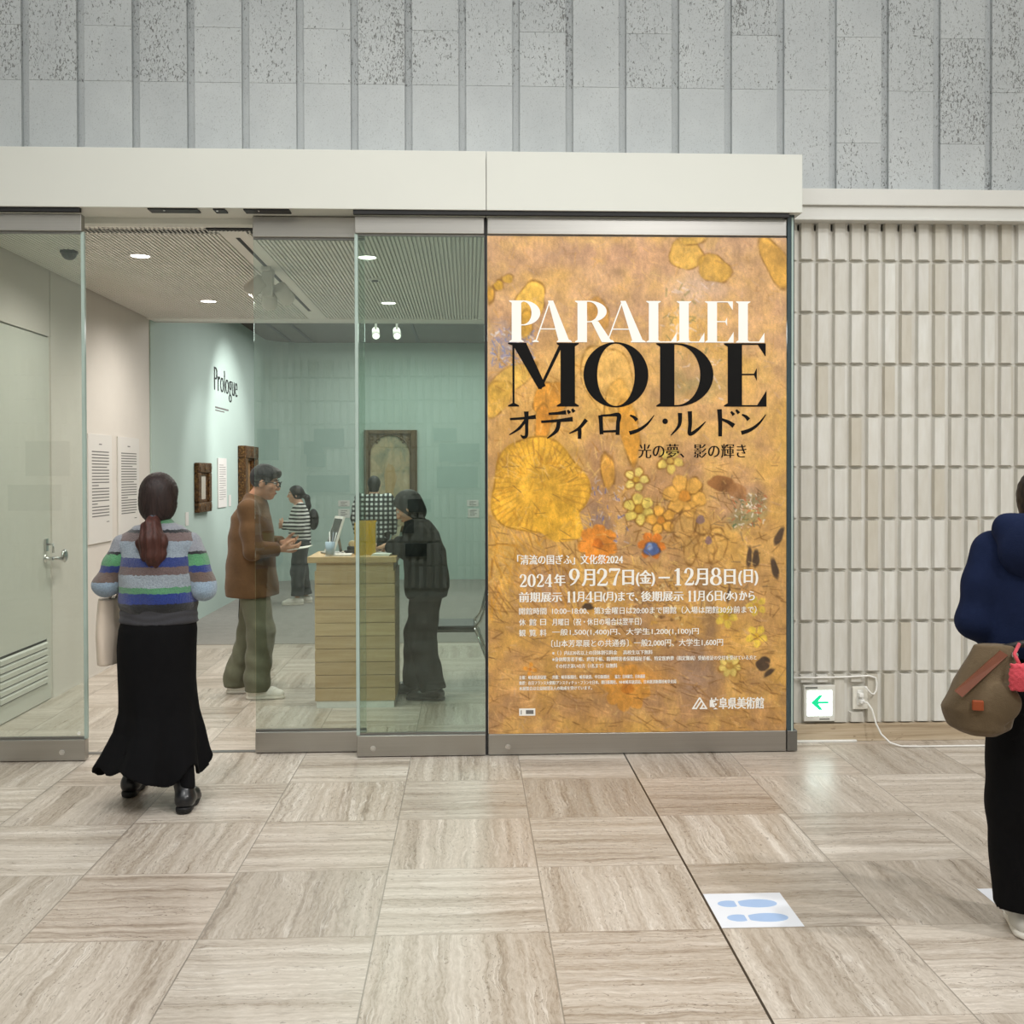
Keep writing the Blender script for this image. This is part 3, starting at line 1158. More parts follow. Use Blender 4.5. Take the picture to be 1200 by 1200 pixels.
# end post of glass beside the poster
b = MB(); b.box(1.803, 1.842, FY + 0.004, FY + 0.06, 0.12, 3.045)
p = struct(b.build('trim_5', M_SEAL))
b = MB(); b.box(1.826, 1.836, FY, FY + 0.05, 0.12, 3.03)
b.build('edge_strip', M_EDGE, p)
b = MB(); b.box(1.803, 1.862, FY, FY + 0.07, 0.006, 0.122, 0.003)
b.build('post_foot', M_STEEL_DARK, p)
b = MB(); b.box(-3.9, 1.86, 5.985, 6.03, 0.0005, 0.003)
struct(b.build('trim_6', M_STEEL_DARK))
# glazing beyond the poster toward the wall
b = MB(); b.box(1.797, 1.85, 5.92, 6.2, 0.0, 3.05)
struct(b.build('wall_return', M_CORNICE))

# ------------------------------------------------------------------ side door with louvre in the lobby
b = MB(); b.box(LX - 0.05, LX - 0.004, 6.47, 7.495, 0.006, 2.55, 0.002)
dr = struct(b.build('door_4', M_DOORP))
b = MB()
b.box(LX - 0.008, LX - 0.0005, 6.66, 7.42, 0.125, 0.435)
b.build('louvre_backing', M_DARK, dr)
b = MB()
for k in range(6):
    z = 0.142 + k * 0.049
    b.hull8([(LX - 0.006, 6.67, z), (LX + 0.010, 6.67, z - 0.008), (LX - 0.006, 7.41, z), (LX + 0.010, 7.41, z - 0.008),
             (LX - 0.004, 6.67, z + 0.036), (LX + 0.010, 6.67, z + 0.022), (LX - 0.004, 7.41, z + 0.036), (LX + 0.010, 7.41, z + 0.022)])
b.box(LX - 0.006, LX + 0.004, 6.655, 6.672, 0.12, 0.44)
b.box(LX - 0.006, LX + 0.004, 7.408, 7.425, 0.12, 0.44)
b.build('louvre', M_DOORP, dr)
b = MB()
b.lathe([(0.030, 0.0), (0.030, 0.008), (0.014, 0.012), (0.012, 0.05), (0.016, 0.056)], (LX - 0.004, 7.40, 1.0), 'X', 20)
b.tube([(LX + 0.045, 7.40, 1.0), (LX + 0.06, 7.43, 1.0), (LX + 0.055, 7.56, 0.985)], [0.012, 0.013, 0.011], 10)
b.lathe([(0.045, 0.0), (0.05, 0.012), (0.035, 0.022), (0.0, 0.024)], (LX + 0.045, 7.60, 1.005), 'X', 20, closed=False)
b.box(LX - 0.004, LX + 0.012, 7.385, 7.425, 1.05, 1.14, 0.003)
b.tube([(LX + 0.012, 7.405, 1.10), (LX + 0.05, 7.405, 1.10), (LX + 0.05, 7.405, 1.04)], 0.008, 8)
b.build('door_handle', M_CHROME, dr)

# ------------------------------------------------------------------ fixtures on and under the ceiling
M_LAMP = emit('lamp_glow', (255, 250, 240), 6.0)
def downlight(x, y, label):
    t = empty('downlight', (x, y, 3.02), label, 'ceiling light', 0, 'downlights in the ribbed lobby ceiling')
    b = MB(); b.lathe([(0.068, 0.004), (0.075, -0.001), (0.075, 0.004)], (0, 0, 0), 'Z', 28, closed=False)
    b.lathe([(0.075, 0.03), (0.075, -0.003), (0.068, -0.006), (0.0585, -0.002), (0.0585, 0.03)], (0, 0, 0), 'Z', 28, closed=False)
    b.build('trim_ring', M_WHITE, t)
    b = MB(); b.lathe([(0.058, 0.002), (0.058, -0.003)], (0, 0, 0), 'Z', 24)
    b.build('lens', M_LAMP, t)
    return t
downlight(-2.15, 6.95, 'round lit downlight in ribbed ceiling nearest the dome camera')
downlight(-2.15, 8.75, 'round lit downlight in ribbed ceiling above the teal wall edge, left of the track spotlight')
downlight(-0.67, 6.95, 'round lit downlight in ribbed ceiling seen at top of the green glass door panel')
downlight(-0.67, 8.8, 'round lit downlight seen through the green glass, farther back than its neighbour')

t = empty('dome_camera', (-2.56, 6.82, 3.02), 'black half-dome security camera under the ceiling behind the left glass panel', 'security camera')
b = MB(); b.lathe([(0.055, 0.03), (0.055, -0.012), (0.052, -0.016)], (0, 0, 0), 'Z', 24); b.build('housing', M_BLACK, t)
b = MB(); b.lathe([(0.048, -0.012)] + [(0.048 * math.cos(a), -0.014 - 0.044 * math.sin(a)) for a in [PI / 2 * k / 6 for k in range(6)]] + [(0.002, -0.058)], (0, 0, 0), 'Z', 24)
b.build('dome', plain('smoked_dome', (18, 18, 20), 0.08, 0, 0.6), t)

t = empty('air_vent', (-1.36, 6.155, 3.02), 'black slotted air vent at the front edge of the ribbed ceiling', 'vent')
b = MB(); b.box(-0.16, 0.16, -0.028, 0.028, -0.012, 0.03); b.build('slot', M_DARK, t)
b = MB()
for k in range(14):
    b.box(-0.15 + k * 0.0225, -0.139 + k * 0.0225, 0.012, 0.034, -0.016, 0.0)
b.build('fin', M_WHITE, t)

for x0, x1, lab in ((-1.755, -1.485, 'black sensor slot under the white header, left one, above the open doorway'),
                    (-1.40, -1.335, 'tiny black sensor slot under the white header between two longer slots'),
                    (-1.235, -0.985, 'black sensor slot under the white header, right one, above the sliding panel edge')):
    t = empty('door_sensor', ((x0 + x1) / 2, 5.835, 3.045), lab, 'sensor', 0, 'sensor slots under the header')
    w = (x1 - x0) / 2
    b = MB(); b.box(-w, w, -0.035, 0.05, -0.008, 0.02, 0.002); b.build('housing', M_BLACK, t)
    b = MB(); b.lathe([(0.006, -0.012), (0.006, -0.006)], (-w * 0.35, -0.02, 0), 'Z', 10); b.build('lens', M_CHROME, t)

t = empty('ceiling_sensor', (-0.69, 7.75, 3.02), 'small dark ceiling sensor between the two downlights behind green glass', 'sensor')
b = MB(); b.lathe([(0.05, 0.01), (0.05, -0.006), (0.03, -0.008)], (0, 0, 0), 'Z', 20); b.build('plate', M_WHITE, t)
b = MB(); b.lathe([(0.026, -0.005), (0.024, -0.014)], (0, 0, 0), 'Z', 16); b.build('eye', M_BLACK, t)

# spotlight cluster on its track
t = empty('track_spotlight', (-1.395, 7.35, 3.02), 'white triple track spotlight hanging from the slot in the ribbed ceiling', 'spotlight')
b = MB(); b.box(-0.012, 0.012, -0.95, 1.9, -0.004, 0.02); b.build('track_slot', M_DARK, t)
b = MB(); b.box(-0.03, 0.03, -0.09, 0.09, -0.03, 0.0, 0.004); b.box(-0.035, 0.035, -0.045, 0.045, -0.20, -0.03, 0.006)
b.build('power_box', plain('spot_white', (206, 204, 196), 0.45), t)
for c, d in (((-0.085, -0.02, -0.13), (-0.75, 0.35, -0.55)), ((0.10, 0.06, -0.17), (0.35, 0.75, -0.55)), ((-0.01, 0.10, -0.20), (-0.15, 0.8, -0.58))):
    d = Vector(d).normalized(); c = Vector(c)
    b = MB()
    b.tube([c - d * 0.075, c - d * 0.07, c + d * 0.055, c + d * 0.06], [0.035, 0.052, 0.055, 0.053], 20)
    b.tube([c - d * 0.06, (0, c.y * 0.5, -0.10)], 0.010, 8)
    h = b.build('spot_head', MATS['spot_white'], t)
    b = MB(); b.tube([c + d * 0.0595, c + d * 0.0615], 0.044, 18); b.build('lens', emit('spot_lens_glow', (255, 246, 228), 4.0), h)

for x, y, lab, gl in ((-1.06, 12.0, 'lit gallery spotlight, left of the two glowing under the dark ceiling', 1), (-0.82, 12.0, 'lit gallery spotlight, right of the two glowing under the dark ceiling', 1)):
    t = empty('gallery_spotlight', (x, y, 3.53), lab, 'spotlight', 0, 'lit spotlights in the gallery')
    b = MB(); b.box(-0.02, 0.02, -0.08, 0.08, -0.03, 0.0, 0.003); b.tube([(0, 0, -0.03), (0, 0, -0.30)], 0.012, 8); b.build('stem', MATS['spot_white'], t)
    c = Vector((0, 0, -0.34)); d = Vector((0.1, -0.75, -0.55)).normalized()
    b = MB(); b.tube([c - d * 0.09, c - d * 0.08, c + d * 0.06], [0.03, 0.042, 0.046], 18); h = b.build('spot_head', MATS['spot_white'], t)
    b = MB(); b.tube([c + d * 0.0605, c + d * 0.064], 0.034, 18); b.build('lens', emit('gallery_lens_glow', (255, 250, 242), 5.0), h)
for x, lab in ((-2.60, 'dark lighting track in the gallery ceiling nearest the rounded teal corner'), (-2.30, 'dark lighting track in the gallery ceiling, second from the rounded corner'),
               (-0.74, 'dark lighting track in the gallery ceiling right of the lit spotlights')):
    b = MB(); b.box(x - 0.02, x + 0.02, 10.3, 15.5, 3.518, 3.535)
    tag(b.build('lighting_track', M_DARK), lab, 'lighting track', 'lighting tracks in the gallery ceiling')

# ------------------------------------------------------------------ graphics and pictures on the interior walls
M_PANEL = plain('panel_white', (216, 213, 208), 0.6, 0, 0.3, 0.01, 2)
M_INK = plain('grey_ink', (112, 110, 108), 0.7)
M_INKD = plain('dark_ink', (34, 36, 36), 0.6)
WXL = lambda y, z, off: Vector((LX + off, y, z))
def text_panel(y0, y1, z0, z1, label, rows, grp):
    t = empty('text_panel', (LX, (y0 + y1) / 2, z0), label, 'wall text', 0, grp)
    w = (y1 - y0) / 2
    b = MB(); b.box(0.001, 0.012, -w, w, 0, z1 - z0, 0.001); b.build('board', M_PANEL, t)
    b = MB()
    H = z1 - z0
    b.box(0.012, 0.0128, -w * 0.12, w * 0.12, H * 0.905, H * 0.915)
    rr = random.Random(rows)
    for k in range(rows):
        z = H * (0.84 - 0.62 * k / rows)
        e = w * 0.78 * (rr.uniform(0.3, 0.9) if k % 6 == 5 else 1.0)
        b.box(0.012, 0.0128, -w * 0.72, -w * 0.72 + 2 * e * 0.93, z - 0.0042, z + 0.0042)
    b.box(0.012, 0.0128, w * 0.5, w * 0.72, H * 0.185, H * 0.192)
    b.build('printed_lines', M_INK, t)
text_panel(8.20, 8.735, 1.04, 1.905, 'white text panel on the beige wall nearer the doorway, closest to the glass edge', 22, 'text panels on the beige wall')
text_panel(8.885, 9.445, 1.04, 1.905, 'white text panel on the beige wall farther from the doorway, beside the teal wall', 24, 'text panels on the beige wall')

TX = LX + 0.012
t = empty('wall_lettering', (TX, 12.2, 2.45), 'black Prologue title lettering on the spotlit teal wall', 'wall text')
fnp = lambda u, v, w: (0.001 + w, u, v)
flat_text('title_lettering', 'Prologue', fnp, 0.0, 1.22, 0.20, 0.36, M_INKD, t, thin=-0.02, spread=0.014)
b = MB(); b.box(0.001, 0.002, 0.05, 0.72, -0.095, -0.075); b.box(0.001, 0.002, 0.05, 0.50, -0.125, -0.112); b.build('subtitle_line', M_INK, t)

def gilt():
    t = NT('carved_gilt')
    n = t.noise(t.coords((1, 1, 1)), 38, 5, 0.65, 0.6)
    t.set(t.ramp(n, [(0.3, lin(40, 26, 12)), (0.52, lin(96, 64, 30)), (0.72, lin(160, 120, 62))]), 0.4, 0.45, 0.5)
    t.bump(n, 0.9, 0.03)
    return t.m
M_GILT = gilt()
def canvas(name, cols, scale=6):
    t = NT(name)
    n = t.noise(t.coords((1, 1, 0.7)), scale, 6, 0.6, 0.7)
    n2 = t.noise(t.coords((1, 1, 1)), scale * 5, 3, 0.6)
    m = t.math('ADD', t.math('MULTIPLY', n, 0.8), t.math('MULTIPLY', n2, 0.2))
    k = len(cols)
    t.set(t.ramp(m, [(0.3 + 0.4 * i / (k - 1), lin(*c)) for i, c in enumerate(cols)]), 0.5, 0, 0.3)
    t.bump(n2, 0.2, 0.005)
    return t.m

def wall_picture(y0, y1, z0, z1, label, fw, depth, art, grp=None):
    t = empty('framed_painting', (TX, (y0 + y1) / 2, z0), label, 'painting', 0, grp)
    w, H = (y1 - y0) / 2, z1 - z0
    b = MB()
    for a0, a1, c0, c1 in ((-w, w, 0, fw), (-w, w, H - fw, H), (-w, -w + fw, fw, H - fw), (w - fw, w, fw, H - fw)):
        b.box(0.001, depth, a0, a1, c0, c1, 0.012)
    for a0, a1, c0, c1 in ((-w + fw, w - fw, fw, fw + 0.03), (-w + fw, w - fw, H - fw - 0.03, H - fw), (-w + fw, -w + fw + 0.03, fw, H - fw), (w - fw - 0.03, w - fw, fw, H - fw)):
        b.box(0.001, depth * 0.6, a0, a1, c0, c1, 0.006)
    rr = random.Random(5)
    for sy, sz in ((-1, 0), (1, 0), (-1, 1), (1, 1), (0, 0), (0, 1)):      # carved corner and centre ornaments
        b.lathe([(0.0, depth + 0.008), (fw * 0.35, depth + 0.006), (fw * 0.5, depth - 0.006)], (0, sy * (w - fw * 0.55), fw * 0.5 if sz == 0 else H - fw * 0.5), 'X', 12, closed=False)
    b.build('frame', M_GILT, t)
    b = MB(); b.box(0.002, 0.02, -w + fw, w - fw, fw, H - fw); b.build('canvas', art, t)
    return t
wall_picture(11.30, 11.86, 1.17, 1.71, 'small ornate gilt-framed painting on teal wall beside the ponytailed person', 0.11, 0.055, canvas('art_pale', [(150, 142, 126), (190, 184, 170), (206, 204, 196)], 4), 'framed paintings on the teal wall')
wall_picture(13.42, 14.25, 0.85, 1.95, 'larger gilt-framed painting on teal wall behind the brown-jacketed man', 0.16, 0.10, canvas('art_brown', [(96, 70, 44), (150, 120, 84), (196, 180, 150)], 4), 'framed paintings on the teal wall')
t = empty('text_panel', (TX, 12.545, 1.19), 'narrow white text panel between the two gilt frames', 'wall text')
b = MB(); b.box(0.001, 0.012, -0.215, 0.215, 0, 0.585, 0.001); b.build('board', M_PANEL, t)
b = MB()
for k in range(16):
    b.box(0.012, 0.0126, -0.16, 0.16 if k % 5 else 0.05, 0.50 - k * 0.027, 0.506 - k * 0.027)
b.build('printed_lines', M_INK, t)
for y, z, lab in ((12.95, 1.19, 'small white caption card on teal wall left of the larger gilt frame'), (11.0, 1.05, 'small white caption card on teal wall below the small gilt frame')):
    t = empty('caption_card', (TX, y, z), lab, 'caption card', 0, 'caption cards on the teal wall')
    b = MB(); b.box(0.001, 0.006, -0.06, 0.06, 0, 0.14, 0.001); b.build('card', M_PANEL, t)

# far wall: the large arched painting and its captions
def arched_picture():
    X0, X1, Z0, Z1, Y = -1.555, -0.785, 0.72, 2.235, 15.6
    t = empty('arched_painting', ((X0 + X1) / 2, Y, Z0), 'tall carved wooden frame with an arched painting on the far teal wall', 'painting')
    w, H = (X1 - X0) / 2, Z1 - Z0
    mw = wood('carved_brown_wood', (70, 56, 40), (120, 100, 72), 'z')
    b = MB()
    for a in ((-w, -w + 0.075, 0, H), (w - 0.075, w, 0, H), (-w + 0.075, w - 0.075, 0, 0.09), (-w + 0.075, w - 0.075, H - 0.06, H)):
        b.box(a[0], a[1], -0.085, -0.001, a[2], a[3], 0.008)
    b.box(w, w + 0.015, -0.07, -0.001, 0.0, H)
    b.build('frame', mw, t)
    r = w - 0.085
    zc = H - 0.07 - r
    b = MB()
    n = 20
    arc = [(r * math.cos(PI * k / n), zc + r * math.sin(PI * k / n)) for k in range(n + 1)]
    fn = lambda u, v, d: (u, -0.05 + d, v)
    for k in range(n):
        (u0, v0), (u1, v1) = arc[k], arc[k + 1]
        b.poly([(u0, v0), (u0, H - 0.06), (u1, H - 0.06), (u1, v1)] if abs(u0 - u1) > 1e-6 else [(u0, v0), (u0 + .01, H - .06), (u1, H - .06), (u1, v1)], fn, 0.03)
    for sx in (-1, 1):      # foliate roundels in the spandrels
        b.lathe([(0.0, -0.062), (0.03, -0.058), (0.045, -0.052)], (sx * (w - 0.16), 0, H - 0.14), 'Y', 14, closed=False)
        for q in range(6):
            a = q * PI / 3
            b.lathe([(0.0, -0.060), (0.012, -0.057), (0.018, -0.05)], (sx * (w - 0.16) + 0.062 * math.cos(a), 0, H - 0.14 + 0.05 * math.sin(a)), 'Y', 8, closed=False)
    b.tube([(u, -0.055, v) for u, v in arc], 0.010, 8)
    b.tube([(r, -0.055, zc), (r, -0.055, 0.09)], 0.010, 8); b.tube([(-r, -0.055, zc), (-r, -0.055, 0.09)], 0.010, 8)
    b.build('spandrel', mw, t)
    b = MB(); b.box(-w + 0.07, w - 0.07, -0.03, -0.005, 0.08, H - 0.05)
    b.build('canvas', canvas('art_muted', [(104, 112, 98), (146, 142, 118), (176, 158, 126), (196, 184, 158)], 5), t)
    b = MB(); b.poly([(-0.10, 0.3), (0.02, 0.3), (0.05, 0.62), (0.10, 0.80), (0.05, 0.98), (-0.03, 1.02), (-0.09, 0.86), (-0.07, 0.6)], lambda u, v, d: (u, -0.0315 + d, v), 0.001)
    b.build('ochre_shape', canvas('art_ochre', [(160, 132, 92), (186, 160, 118)], 9), t)
arched_picture()
for x, z, hh, lab in ((0.055, 1.095, 0.095, 'upper white caption card on far wall right of the arched painting'), (0.065, 0.925, 0.135, 'lower white caption card on far wall right of the arched painting'),
                      (-1.86, 1.10, 0.09, 'upper white caption card on far wall left of the arched painting'), (-1.86, 0.93, 0.13, 'lower white caption card on far wall left of the arched painting')):
    t = empty('caption_card', (x, 15.6, z), lab, 'caption card', 0, 'caption cards on the far wall')
    b = MB(); b.box(-0.085, 0.085, -0.006, -0.001, 0, hh, 0.001); b.build('card', M_PANEL, t)
    b = MB()
    for k in range(int(hh / 0.028)):
        b.box(-0.05, 0.05 - 0.03 * (k % 2), -0.0068, -0.006, hh - 0.03 - k * 0.024, hh - 0.022 - k * 0.024)
    b.build('printed_lines', M_INK, t)

# ------------------------------------------------------------------ reception desk
M_OAK = wood('oak_planks', (196, 166, 122), (222, 196, 154), 'x')
M_OAKT = wood('oak_top', (186, 152, 106), (212, 182, 136), 'x')
t = empty('reception_desk', (-0.775, 7.09, 0), 'light oak reception desk of horizontal planks behind the glass front', 'desk')
DW, DD = 0.27, 0.52
b = MB(); b.box(-DW - 0.048, DW + 0.012, -0.012, DD, 0.985, 1.026, 0.003); b.build('desk_top', M_OAKT, t)
b = MB()
for k in range(10):
    z = 0.048 + k * 0.0885
    b.box(-DW, DW, 0.0, DD - 0.03, z, z + 0.0845, 0.002)
b.box(-DW + 0.01, DW - 0.01, 0.012, DD - 0.04, 0.045, 0.985)
b.build('plank_body', M_OAK, t)
b = MB(); b.box(-DW + 0.008, DW - 0.008, 0.008, DD - 0.05, 0.0, 0.047); b.build('plinth', M_WHITE, t)

ZT = 1.026
t = empty('tablet_stand', (-0.985, 7.36, ZT), 'white-edged screen tilted back on the left side of the desk', 'screen', -1.15)
def tilted(x0, x1, y0, y1, z0, z1, lean):
    pts = []
    for z in (z0, z1):
        for y in (y0, y1):
            for x in (x0, x1):
                pts.append((x, y + lean * z, z))
    return pts
b = MB(); b.hull8(tilted(-0.10, 0.10, -0.008, 0.006, 0.01, 0.26, 0.33)); b.build('screen_housing', M_WHITE, t)
b = MB(); b.hull8(tilted(-0.088, 0.088, -0.0105, -0.008, 0.028, 0.245, 0.33)); b.build('screen', plain('screen_dark', (40, 46, 48), 0.1, 0, 0.6, 0.3, 9), t)
b = MB(); b.box(-0.07, 0.07, -0.04, 0.10, 0.0, 0.012, 0.003); b.tube([(0, 0.09, 0.006), (0, 0.062, 0.15)], 0.010, 8); b.build('foot', M_STEEL, t)

t = empty('pen_cup', (-0.945, 7.135, ZT + 0.013), 'pale blue pen cup at the front left of the desk top', 'pen cup')
b = MB(); b.lathe([(0.030, 0.0), (0.034, 0.085), (0.031, 0.085), (0.028, 0.006)], (0, 0, 0), 'Z', 20); b.build('cup', plain('cup_blue', (176, 196, 214), 0.35), t)
for (a, c), col in (((-0.01, 0.05), (235, 235, 232)), ((0.045, -0.01), (210, 214, 216)), ((0.02, 0.03), (120, 130, 140))):
    b = MB(); b.tube([(a * 0.2, c * 0.2, 0.01), (a, c, 0.15)], 0.0045, 8); b.build('pen', plain('pen_%d' % col[0], col, 0.4), t)

def paper(x0, x1, y0, y1, z, rz, label, rgb, n=3):
    t = empty('paper_stack', ((x0 + x1) / 2, (y0 + y1) / 2, z), label, 'papers', rz)
    w, d = (x1 - x0) / 2, (y1 - y0) / 2
    for k in range(n):
        b = MB(); b.box(-w + 0.004 * k, w + 0.003 * k, -d, d, k * 0.004, k * 0.004 + 0.0036); b.build('sheet', plain('paper_%d_%d' % (rgb[0], rgb[2]), rgb, 0.6), t)
    return t
paper(-0.985, -0.81, 7.12, 7.26, ZT, 0.06, 'white sheets lying on the desk behind the pen cup', (236, 230, 224))
paper(-0.66, -0.535, 7.13, 7.33, ZT, -0.12, 'loose white leaflets at the right front of the desk beside the yellow stand', (226, 230, 226), 4)

t = empty('brochure_stand', (-0.715, 7.27, ZT), 'yellow translucent acrylic stand on the desk behind the glass door edge', 'stand')
my = NT('yellow_acrylic'); my.set(lin(226, 184, 40), 0.15, 0, 0.5); my.b.inputs['Transmission Weight'].default_value = 0.25; my.b.inputs['Alpha'].default_value = 0.82
b = MB(); b.box(-0.075, 0.07, -0.05, -0.045, 0, 0.225, 0.001); b.box(-0.075, 0.07, 0.045, 0.05, 0, 0.235, 0.001)
b.box(-0.075, -0.07, -0.045, 0.045, 0, 0.225, 0.001); b.box(0.065, 0.07, -0.045, 0.045, 0, 0.225, 0.001); b.box(-0.07, 0.065, -0.045, 0.045, 0.001, 0.005)
b.build('holder', my.m, t)
b = MB(); b.box(-0.02, 0.045, -0.03, 0.03, 0.006, 0.16, 0.001); b.build('leaflet_block', plain('leaflet_ochre', (196, 150, 30), 0.5), t)

t = empty('tape_dispenser', (-0.83, 7.40, ZT), 'small black dispenser on the papers left of the yellow stand', 'dispenser')
b = MB(); b.box(-0.05, 0.05, -0.025, 0.025, 0, 0.022, 0.004); b.box(-0.03, 0.045, -0.022, 0.022, 0.022, 0.05, 0.006); b.build('base', M_BLACK, t)
b = MB(); b.lathe([(0.012, -0.012), (0.026, -0.012), (0.026, 0.012), (0.012, 0.012)], (0.005, 0, 0.065), 'Y', 18); b.build('roll', plain('tape_cream', (206, 190, 150), 0.4), t)

# ------------------------------------------------------------------ folding chair beyond the desk
t = empty('pipe_chair', (-0.13, 7.95, 0), 'black and chrome pipe chair half hidden behind the poster edge', 'chair', PI / 2)
M_PAD = plain('black_vinyl', (26, 27, 28), 0.4)
b = MB(); b.box(-0.20, 0.20, -0.17, 0.20, 0.425, 0.455, 0.010); b.build('seat', M_PAD, t)
b = MB()
for k in range(9):
    b.box(-0.19 + k * 0.043, -0.165 + k * 0.043, -0.17, 0.203, 0.405, 0.427, 0.003)
b.build('seat_rib', metal('seat_rib_grey', (110, 112, 112), 0.4), t)
b = MB(); b.hull8([(-0.20, -0.245, 0.56), (0.20, -0.245, 0.56), (-0.20, -0.225, 0.56), (0.20, -0.225, 0.56), (-0.20, -0.31, 0.82), (0.20, -0.31, 0.82), (-0.20, -0.285, 0.82), (0.20, -0.285, 0.82)])
b.build('backrest', M_PAD, t)
for sx in (-0.215, 0.215):
    b = MB(); b.tube([(sx, -0.31, 0.83), (sx, -0.235, 0.56), (sx, -0.21, 0.49), (sx, -0.17, 0.44)], 0.011, 10); b.build('back_tube', M_CHROME, t)
    b = MB(); b.tube([(sx, -0.17, 0.44), (sx, -0.33, 0.012)], 0.011, 10); b.build('leg', M_CHROME, t)
    b = MB(); b.tube([(sx, 0.17, 0.42), (sx, 0.185, 0.20), (sx, 0.19, 0.012)], 0.011, 10); b.build('leg', M_CHROME, t)

# ------------------------------------------------------------------ exit light, socket and cables on the tile wall
t = empty('exit_guide_light', (2.062, 6.09, 0.12), 'lit green arrow exit sign low on the tiled wall beside the poster', 'exit sign')
b = MB(); b.box(-0.092, 0.095, -0.034, 0.0, 0.0, 0.212, 0.004); b.box(-0.082, 0.09, -0.004, 0.012, -0.005, 0.0)
b.build('housing', plain('sign_housing', (214, 212, 204), 0.45), t)
b = MB(); b.box(-0.072, 0.074, -0.037, -0.033, 0.034, 0.182, 0.002); b.build('light_panel', emit('sign_white', (232, 255, 252), 4.5), t)
fs = lambda u, v, w: (u, -0.0372 - w, v)
MG = emit('sign_green', (10, 180, 120), 0.9)
b = MB(); b.poly([(-0.052, 0.112), (-0.004, 0.156), (0.020, 0.156), (-0.008, 0.1195), (0.054, 0.1195), (0.054, 0.1045), (-0.008, 0.1045), (0.020, 0.068), (-0.004, 0.068)], fs, 0.0012)
b.build('arrow', MG, t)
b = MB()
for x0, x1, z0, z1 in ((0.030, 0.033, 0.052, 0.076), (0.058, 0.061, 0.052, 0.076), (0.030, 0.038, 0.074, 0.077), (0.053, 0.061, 0.074, 0.077), (0.043, 0.047, 0.054, 0.066), (0.0405, 0.0495, 0.062, 0.066)):
    b.box(x0, x1, -0.0384, -0.0372, z0, z1)
b.build('door_mark', MG, t)
b = MB(); b.box(-0.085, -0.012, -0.0352, -0.034, 0.193, 0.205); b.box(0.0, 0.06, -0.0352, -0.034, 0.010, 0.018); b.build('maker_plate', plain('plate_grey', (130, 130, 124), 0.5), t)

t = empty('wall_socket', (2.313, 6.09, 0.185), 'white wall socket with two plugs on the tiled wall right of exit sign', 'socket')
b = MB(); b.box(-0.045, 0.045, -0.018, 0.0, 0, 0.135, 0.004); b.build('plate', plain('socket_cream', (226, 223, 212), 0.4), t)
b = MB(); b.box(-0.02, 0.018, -0.022, -0.017, 0.024, 0.115, 0.003); b.build('outlet', M_WHITE, t)
M_CORD = plain('white_cord', (228, 226, 220), 0.4)
b = MB()
b.tube([(1.86, 6.066, 0.378), (2.02, 6.064, 0.377), (2.2, 6.064, 0.379), (2.36, 6.062, 0.386), (2.40, 6.06, 0.375), (2.405, 6.055, 0.34), (2.40, 6.05, 0.30), (2.385, 6.045, 0.28), (2.365, 6.042, 0.285), (2.34, 6.045, 0.315), (2.33, 6.05, 0.325)], 0.0055, 8)
cb_ = b.build('power_cord', M_CORD)
tag(cb_, 'white cord running along the tile joint above the exit sign into the socket', 'cord', 'white cords at the wall socket')
b = MB(); b.box(2.295, 2.322, 6.036, 6.068, 0.262, 0.287, 0.005); b.build('plug', M_WHITE, cb_)
b = MB()
b.tube([(2.318, 6.036, 0.238), (2.335, 6.015, 0.235), (2.355, 6.0, 0.20), (2.375, 5.99, 0.12), (2.40, 5.975, 0.06), (2.44, 5.94, 0.018), (2.49, 5.905, 0.007), (2.6, 5.90, 0.006), (2.9, 5.90, 0.006), (3.4, 5.90, 0.006), (4.2, 5.91, 0.006)], 0.0055, 8)
cb2 = b.build('power_cord', M_CORD)
tag(cb2, 'white cord dropping from the socket and running right along the floor', 'cord', 'white cords at the wall socket')
b = MB(); b.box(2.30, 2.328, 6.034, 6.068, 0.225, 0.250, 0.005); b.build('plug', M_WHITE, cb2)
b = MB(); b.box(1.866, 2.28, 6.035, 6.054, 0.0005, 0.012, 0.002)
tag(b.build('cable_cover', M_WHITE), 'white cable strip on the floor along the skirting below the exit sign', 'cable cover')

# ------------------------------------------------------------------ footprint stickers on the floor
def sticker(x, y, label):
    t = empty('floor_sticker', (x, y, 0), label, 'floor sticker', 0, 'white footprint floor stickers')
    b = MB(); b.box(0, 0.292, 0, 0.294, 0.0003, 0.0012); b.build('sheet', plain('sticker_white', (226, 230, 238), 0.35, 0, 0.4, 0.01), t)
    mb_ = plain('sticker_blue', (160, 188, 226), 0.35, 0, 0.4, 0.02)
    ff = lambda u, v, w: (u, v, 0.0012 + w)
    for yy, dx in ((0.2, 0.0), (0.078, 0.005)):
        sole = []
        for k in range(28):
            a = 2 * PI * k / 28
            r = 0.036 + 0.004 * math.cos(a)
            sole.append((0.175 + dx + 0.078 * math.cos(a), yy + r * math.sin(a)))
        sole = [(max(u, 0.112 + dx), v) for u, v in sole]
        b = MB(); b.poly(sole, ff, 0.0004)
        heel = [(min(0.075 + dx + 0.042 * math.cos(2 * PI * k / 20), 0.10 + dx), yy + 0.029 * math.sin(2 * PI * k / 20)) for k in range(20)]
        b.poly(heel, ff, 0.0004)
        b.build('footprint', mb_, t)
    return t
sticker(0.877, 3.585, 'white floor sticker with two pale blue footprints beside the black floor joint')
sticker(1.93, 3.585, 'white footprint floor sticker partly hidden by the leg of the person in navy')

# ------------------------------------------------------------------ exhibition poster
POSTER = empty('exhibition_poster', (0, 0, 0), 'tall golden floral exhibition poster with large white and black lettering on the glass', 'poster')
PU = lambda x: 0.106 + (x - 571.0) / 208.8
PV = lambda y: 2.917 - (y - 277.0) / 208.8
PYF = FY + 0.010


